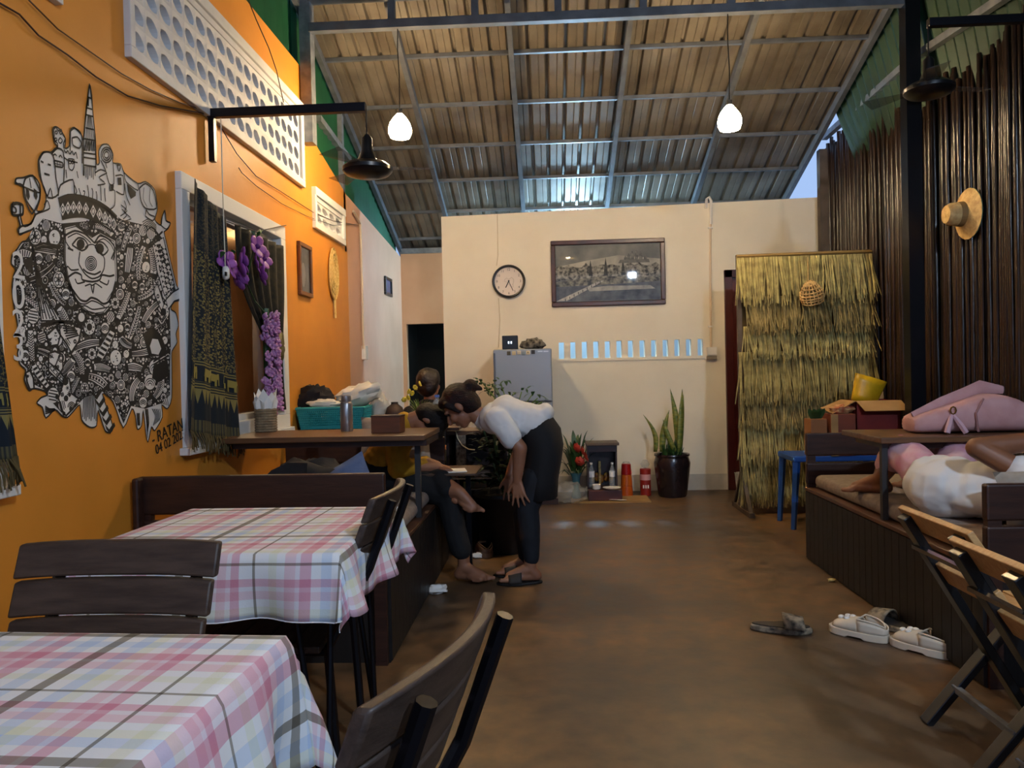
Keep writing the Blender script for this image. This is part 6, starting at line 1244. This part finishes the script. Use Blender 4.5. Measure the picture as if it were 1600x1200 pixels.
for q_, (cx_, cy_, rx, ry, tl) in enumerate(secs):
    c = wp_(cx_, cy_)
    for a_ in range(NR):
        t_ = 2*math.pi*a_/NR; fold = 1+.035*math.sin(t_*7)*max(0, q_-2)/4; sk.v.append(c+V((rx*math.cos(t_)*fold, ry*math.sin(t_)*fold, tl*rx*math.cos(t_))))
for q_ in range(len(secs)-1):
    for a_ in range(NR): sk.f.append((q_*NR+(a_+1) % NR, q_*NR+a_, (q_+1)*NR+a_, (q_+1)*NR+(a_+1) % NR))
sk.f.append(tuple(range(NR))); sk.build('skirt', M('black_skirt', '#0e0d10', .85), wm, smooth=50, solid=.004)
MB().ell(wp_(855, 641, -.04), (.022, .03, .016), None, 10, 7).build('shirt_tail', M('white_cotton', '#dcdad8'), wm, smooth=0)
lg = MB()
for s in (-1, 1): lg.chain([wp_(840, 745, .085*s), wp_(824 if s < 0 else 818, 795, .09*s), wp_(828 if s < 0 else 820, 835, .088*s), wp_(830 if s < 0 else 822, 872, .085*s)], [.085, .068, .062, .045])
wrinkle(lg.build('leggings', M('navy_leggings', '#10141c', .8), wm, remesh=.008, smoothit=4), .01)
for s in (-1, 1):
    an = wp_(829 if s < 0 else 822, 884, .085*s); d = V((-1, -.12, 0)).normalized(); n_ = V((-d.y, d.x, 0)); o = V((an.x, an.y, 0))+d*.065; sd = thing('sandal', None, None); sd.parent = wm; sd.location = o-wloc(wm); sd.rotation_euler = (0, 0, math.atan2(d.y, d.x)); COL.objects.unlink(sd); COL.objects.link(sd)
    del_ = [sd.pop(k_) for k_ in list(sd.keys())]
    sole(MB(), .265, .10, .016).build('sole', M('sandal_black', '#15110f', .6), sd, world=False, bevel=.005, smooth=40)
    MB().grid(lambda u, v: (-.01+.075*v, .056*math.cos(u*3.1416), .014+.066*math.sin(u*3.1416)*(1-.32*v)), 14, 5).build('strap', M('sandal_strap', '#2a2420', .7), sd, world=False, smooth=0, solid=.006)
# ---- boy in yellow, sitting on the left platform edge
YB_ = 4.56
def bp2(px, py, dy=0): return PY(px, py, YB_+dy)
by = thing('person', 'person in a yellow hoodie and black trousers sitting head down at the booth', 'person', (-.95, YB_, .53))
mb = MB(); hc = bp2(672, 657); mh = head(mb, hc, (.93, 0, -.30), (-.25, 0, -.95), .96); nk = bp2(634, 662); mb.cap(hc+mh @ V((-.01, 0, -.05)), nk, .05, .055)
rw_, lw_ = bp2(684, 730, -.06), bp2(684, 727, .16)
for w_, s in ((rw_, -1), (lw_, 1)): mb.cap(w_-V((.06, 0, -.02)), w_, .03, .026); hand(mb, w_, (.9, -.05*s, -.25), (.2, 0, 1), (0, -s*-1, 0), .9, .12, .7)
kn = bp2(702, 776, -.13); an = PZ(722, 893, .085); an = V((an.x, 4.40, .085)); mb.cap(an+V((0, 0, .09)), an, .038, .034); foot(mb, an, (.92, -.38, 0), s=1.0)
a2 = bp2(716, 768, -.20); f2 = bp2(770, 800, -.26); d2 = (f2-a2).normalized(); kn2 = bp2(640, 742, .28); mb.chain([a2-V((.10, -.04, -.012)), a2], [.042, .036]); up2 = V((.45, -.45, .8)); foot(mb, a2, d2, up_=(up2-d2*up2.dot(d2)), s=.98)
pv = V((bp2(590, 748).x, YB_, .64)); ch = bp2(618, 690); mb.chain([nk, ch, pv], [.055, .07, .07]); mb.cap(bp2(622, 688, -.15), bp2(622, 688, .15), .04, .04); mb.chain([pv+V((0, -.06, 0)), kn, (kn+an)/2+V((-.012, 0, .03)), an+V((0, 0, .1))], [.05, .035, .03, .036]); mb.chain([pv+V((0, .07, 0)), kn2, bp2(690, 752, -.12), a2], [.055, .05, .045, .036])
for w_, s in ((rw_, -1), (lw_, 1)): mb.chain([bp2(622, 688, .15*s), bp2(622, 732, .20*s), w_], [.04, .035, .026])
body = mb.build('body', m_skin, by, remesh=VX, smoothit=4); eyes(body, hc, mh, .96)
hb = MB(); hb.ell(hc+mh @ V((-.02, 0, .03)), (.093, .082, .09), mh); hb.ell(hc+mh @ V((-.035, 0, -.02)), (.07, .08, .08), mh); hb.ell(hc+mh @ V((.05, 0, .07)), (.05, .068, .035), mh); hb.ell(hc+mh @ V((.07, 0, .03)), (.04, .066, .045), mh)
wrinkle(hb.build('hair', m_hair, body, remesh=.007, smoothit=2), .018)
m_yel = M('yellow_hoodie', '#b8860f', .85, col2='#a0720c', scale=9); sb = MB(); pv = V((bp2(590, 748).x, YB_, .64)); ch = bp2(618, 690)
for k in range(6): t_ = k/5; c = pv*(1-t_)+ch*t_; sb.ell(c, (.125-.015*t_, .17+.01*math.sin(t_*3), .10), basis(ch-pv, (1, 0, 0)), 16, 10)
sb.cap(ch, nk-V((.01, 0, 0)), .10, .07)
for w_, s in ((rw_, -1), (lw_, 1)): sb.chain([bp2(622, 688, .15*s), bp2(622, 732, .20*s), w_-V((.09, .02*-s, -.012))], [.075, .062, .05])
wrinkle(sb.build('hoodie', m_yel, by, remesh=.008, smoothit=4), .03)
hd = MB().ringpath([ch+V((-.03, 0, .05))+V((.05*math.cos(i*.63)+.03, .10*math.sin(i*.63), .06*math.cos(i*.63))) for i in range(10)], .035, 8, closed=True); hd.build('hood', m_yel, by, remesh=.009, smoothit=3)
tr_ = MB(); tr_.chain([V((pv.x, YB_-.09, .635)), bp2(660, 757, -.10), kn], [.10, .09, .075]); tr_.chain([kn, (kn+an)/2+V((-.012, 0, .03)), V((an.x-.012, an.y, .19))], [.075, .066, .06]); tr_.ell((pv.x, YB_, .635), (.14, .18, .10)); tr_.chain([V((pv.x, YB_+.09, .64)), kn2+V((0, -.04, .03)), bp2(690, 752, -.12), a2-V((.07, -.03, -.012))], [.10, .08, .068, .055])
wrinkle(tr_.build('trousers', M('black_denim', '#0d0d10', .85), by, remesh=.008, smoothit=4), .018)
MB().ell(kn+V((.045, -.066, -.01)), (.028, .02, .022), None, 10, 7).build('torn_knee', m_skin, by, smooth=0)
tag(MB().b2((bp2(618, 740).x, YB_-.16, .615), (bp2(748, 737).x, YB_+.25, .628)).build('writing_board', M('board_brown', '#4a3424', .5), bevel=.003), 'thin dark board under the hands of the person in yellow', 'board')
p = bp2(712, 734, -.08); tag(MB().box((p.x-.02, YB_-.03, .6315), (.15, .16, .005), RZ(.2)).build('white_notebook', m_paper), 'white notebook on the dark board by the big pot', 'notebook')
MB().b2((bp2(722, 740).x, YB_+.17, 0), (bp2(730, 740).x, YB_+.20, .615)).build('board_leg', m_black, bpy.data.objects['writing_board'])
# ---- person far behind, only the hair above the counter
YF = 6.35; hc = PY(671, 600, YF); pf = thing('person', 'dark-haired person mostly hidden behind the counter in front of the doorway', 'person', (hc.x, YF, 0)); mb = MB(); mh = head(mb, hc, (0, -.1, 1), (.35, .9, -.1), 1.05)
mb.cap(hc-V((0, -.01, .08)), hc-V((0, -.02, .18)), .05, .055)
for s in (-1, 1): mb.chain([hc+V((s*.17, .03, -.25)), hc+V((s*.21, -.02, -.5)), hc+V((s*.12, -.2, -.55))], [.05, .042, .03]); hand(mb, hc+V((s*.12, -.2, -.55)), (-s*.3, -.9, -.2), (0, -.2, 1), (-s, 0, 0)); foot(mb, V((hc.x+s*.12, YF-.35, .085)), (0, -1, 0)); mb.cap((hc.x+s*.12, YF-.35, .3), (hc.x+s*.12, YF-.35, .085), .05, .04)
mb.chain([hc-V((0, -.02, .18)), V((hc.x, YF+.04, .55))], [.055, .08]); mb.cap(hc+V((-.17, .03, -.25)), hc+V((.17, .03, -.25)), .045, .045)
for s in (-1, 1): mb.chain([V((hc.x, YF+.04, .55)), V((hc.x+s*.12, YF-.35, .52)), V((hc.x+s*.12, YF-.35, .2))], [.07, .05, .04])
body = mb.build('body', m_skin, pf, remesh=.007, smoothit=4); eyes(body, hc, mh, 1.05)
hb = MB(); hb.ell(hc+mh @ V((-.02, 0, .04)), (.115, .10, .10), mh); hb.ell(hc+mh @ V((-.045, 0, -.01)), (.085, .097, .09), mh); wrinkle(hb.build('hair', M('hair_brown', '#241511', .5, col2='#120a08', scale=20, bump=.5, bscale=60), body, remesh=.008, smoothit=2), .03)
sb = MB(); sb.chain([hc-V((0, -.03, .26)), hc-V((0, -.04, .62))], [.15, .15]); sb.chain([hc+V((-.17, .03, -.25)), hc+V((.17, .03, -.25))], [.075, .075])
for s in (-1, 1): sb.chain([hc+V((s*.17, .03, -.25)), hc+V((s*.2, 0, -.42))], [.075, .065])
wrinkle(sb.build('shirt', M('dark_tee', '#1c1a1e', .85), pf, remesh=.01, smoothit=4), .02)
tr_ = MB()
for s in (-1, 1): tr_.chain([V((hc.x+s*.09, YF+.04, .53)), V((hc.x+s*.12, YF-.35, .52)), V((hc.x+s*.12, YF-.35, .16))], [.10, .08, .06])
tr_.build('trousers', M('black_denim', '#0d0d10'), pf, remesh=.01, smoothit=4)
so = thing('wooden_stool', 'plain stool under the person behind the counter', 'stool', (hc.x, YF+.04, 0)); MB().lathe([(.16, .40), (.17, .41), (.17, .425), (.16, .43)], (hc.x, YF+.04, 0), 20).build('seat', m_wood, so)
for k in range(4): a_ = k*1.571+.785; MB().tube((hc.x+.11*math.cos(a_), YF+.04+.11*math.sin(a_), .4), (hc.x+.15*math.cos(a_), YF+.04+.15*math.sin(a_), 0), .014).build('leg', m_wood, so)
# ---- person lying on the right platform, knees up
ly = thing('person', 'person in a white shirt and pink tie-dye trousers lying on the right platform', 'person', (1.85, 3.55, .535))
hip = V((1.75, 3.47, .65)); shd = V((2.02, 3.2, .70)); hc = V((2.25, 3.05, .775)); mb = MB(); crown = V((.7, -.55, .25)); mh = head(mb, hc, crown, (-.35, .1, .95), 1.0); mb.cap(hc+mh @ V((-.01, 0, -.06)), (shd+hc)/2, .05, .055)
side = V((.62, .78, 0)).normalized(); ls, rs = shd-side*.15+V((-.02, .03, .03)), shd+side*.17
el = PY(1527, 700, 3.22); wrl = V((2.22, 3.22, .90)); mb.chain([ls, el, (el+wrl)/2, wrl], [.048, .044, .04, .028]); hand(mb, wrl, (.9, -.1, -.1), (0, -.5, .85), (0, .7, .6), 1.0, .15, .8)
el2 = rs+V((-.12, .16, .02)); wr2 = V((2.30, 3.33, .86)); mb.chain([rs, el2, wr2], [.048, .042, .028]); hand(mb, wr2, (.8, -.4, .1), (0, .5, .8), (0, -.7, .5), 1.0, .15, .8)
fa = PY(1370, 770, 4.06); fa = V((fa.x+.02, 4.07, .605)); foot(mb, fa, (-.75, .62, -.05), s=1.0); mb.cap(fa+V((.02, -.04, .10)), fa, .045, .036)
fb = V((1.98, 4.14, .605)); foot(mb, fb, (-.6, .8, 0)); mb.cap(fb+V((0, -.04, .10)), fb, .045, .036)
mb.chain([(shd+hc)/2, shd, hip], [.055, .07, .07]); mb.cap(ls, rs, .045, .045); mb.chain([hip-side*.06, V((1.70, 3.83, .775)), fa], [.06, .05, .036]); mb.chain([hip+side*.06, V((1.98, 3.86, .77)), fb], [.06, .05, .036])
body = mb.build('body', M('skin_tan', '#8a5a3c', .5, col2='#7a4c32', scale=5), ly, remesh=VX, smoothit=4); eyes(body, hc, mh)
hb = MB(); hb.ell(hc+mh @ V((-.025, 0, .035)), (.10, .088, .09), mh); hb.ell(hc+mh @ V((-.05, 0, -.01)), (.075, .09, .09), mh); wrinkle(hb.build('hair', m_hair, body, remesh=.008, smoothit=2), .02)
m_tie = M('tie_dye', '#d6b4bc', .85, col2='#c07a92', scale=7); k1, k2 = V((1.70, 3.83, .775)), V((1.98, 3.86, .77)); tr_ = MB()
tr_.ell(hip, (.14, .12, .09), basis((0, 0, 1), side)); tr_.chain([hip-side*.08, k1], [.095, .085]); tr_.chain([hip+side*.08, k2], [.095, .085]); tr_.chain([k1, fa+V((.02, -.05, .09))], [.085, .062]); tr_.chain([k2, fb+V((0, -.05, .09))], [.085, .062])
wrinkle(tr_.build('trousers', m_tie, ly, remesh=.009, smoothit=4), .022)
sb = MB(); ax = (shd-hip).normalized()
for k in range(7): t_ = k/6; c = hip*(1-t_)+shd*t_+V((0, 0, -.005)); sb.ell(c, (.19-.01*t_, .12, .095), basis(ax, side), 18, 12)
sb.ell(hip, (.19, .17, .14), basis((0, 0, 1), side)); sb.ell(hip+V((-.02, .09, .01)), (.19, .13, .13), basis((0, 0, 1), side)); sb.chain([ls, ls*.78+el*.22], [.08, .075]); sb.chain([rs, rs*.5+el2*.5], [.08, .072]); sb.ell(hip*.5+shd*.5+V((-.08, -.10, -.05)), (.2, .08, .06), basis((0, 0, 1), ax))
lsh = wrinkle(sb.build('shirt', M('white_cotton', '#dcdad8'), ly, remesh=.008, smoothit=8), .02); tx2 = bpy.data.textures.new('cloth_folds', 'CLOUDS'); tx2.noise_scale = .085; tx2.noise_basis = 'IMPROVED_PERLIN'; tx2.noise_depth = 0; lsh.modifiers['wrinkle'].texture = tx2
ph = thing('mobile_phone', 'dark phone held by the person lying down', 'phone', (2.32, 3.26, .9)); MB().box((2.33, 3.26, .93), (.012, .075, .15), RY(.3)).build('phone_body', m_blackp, ph, bevel=.004)
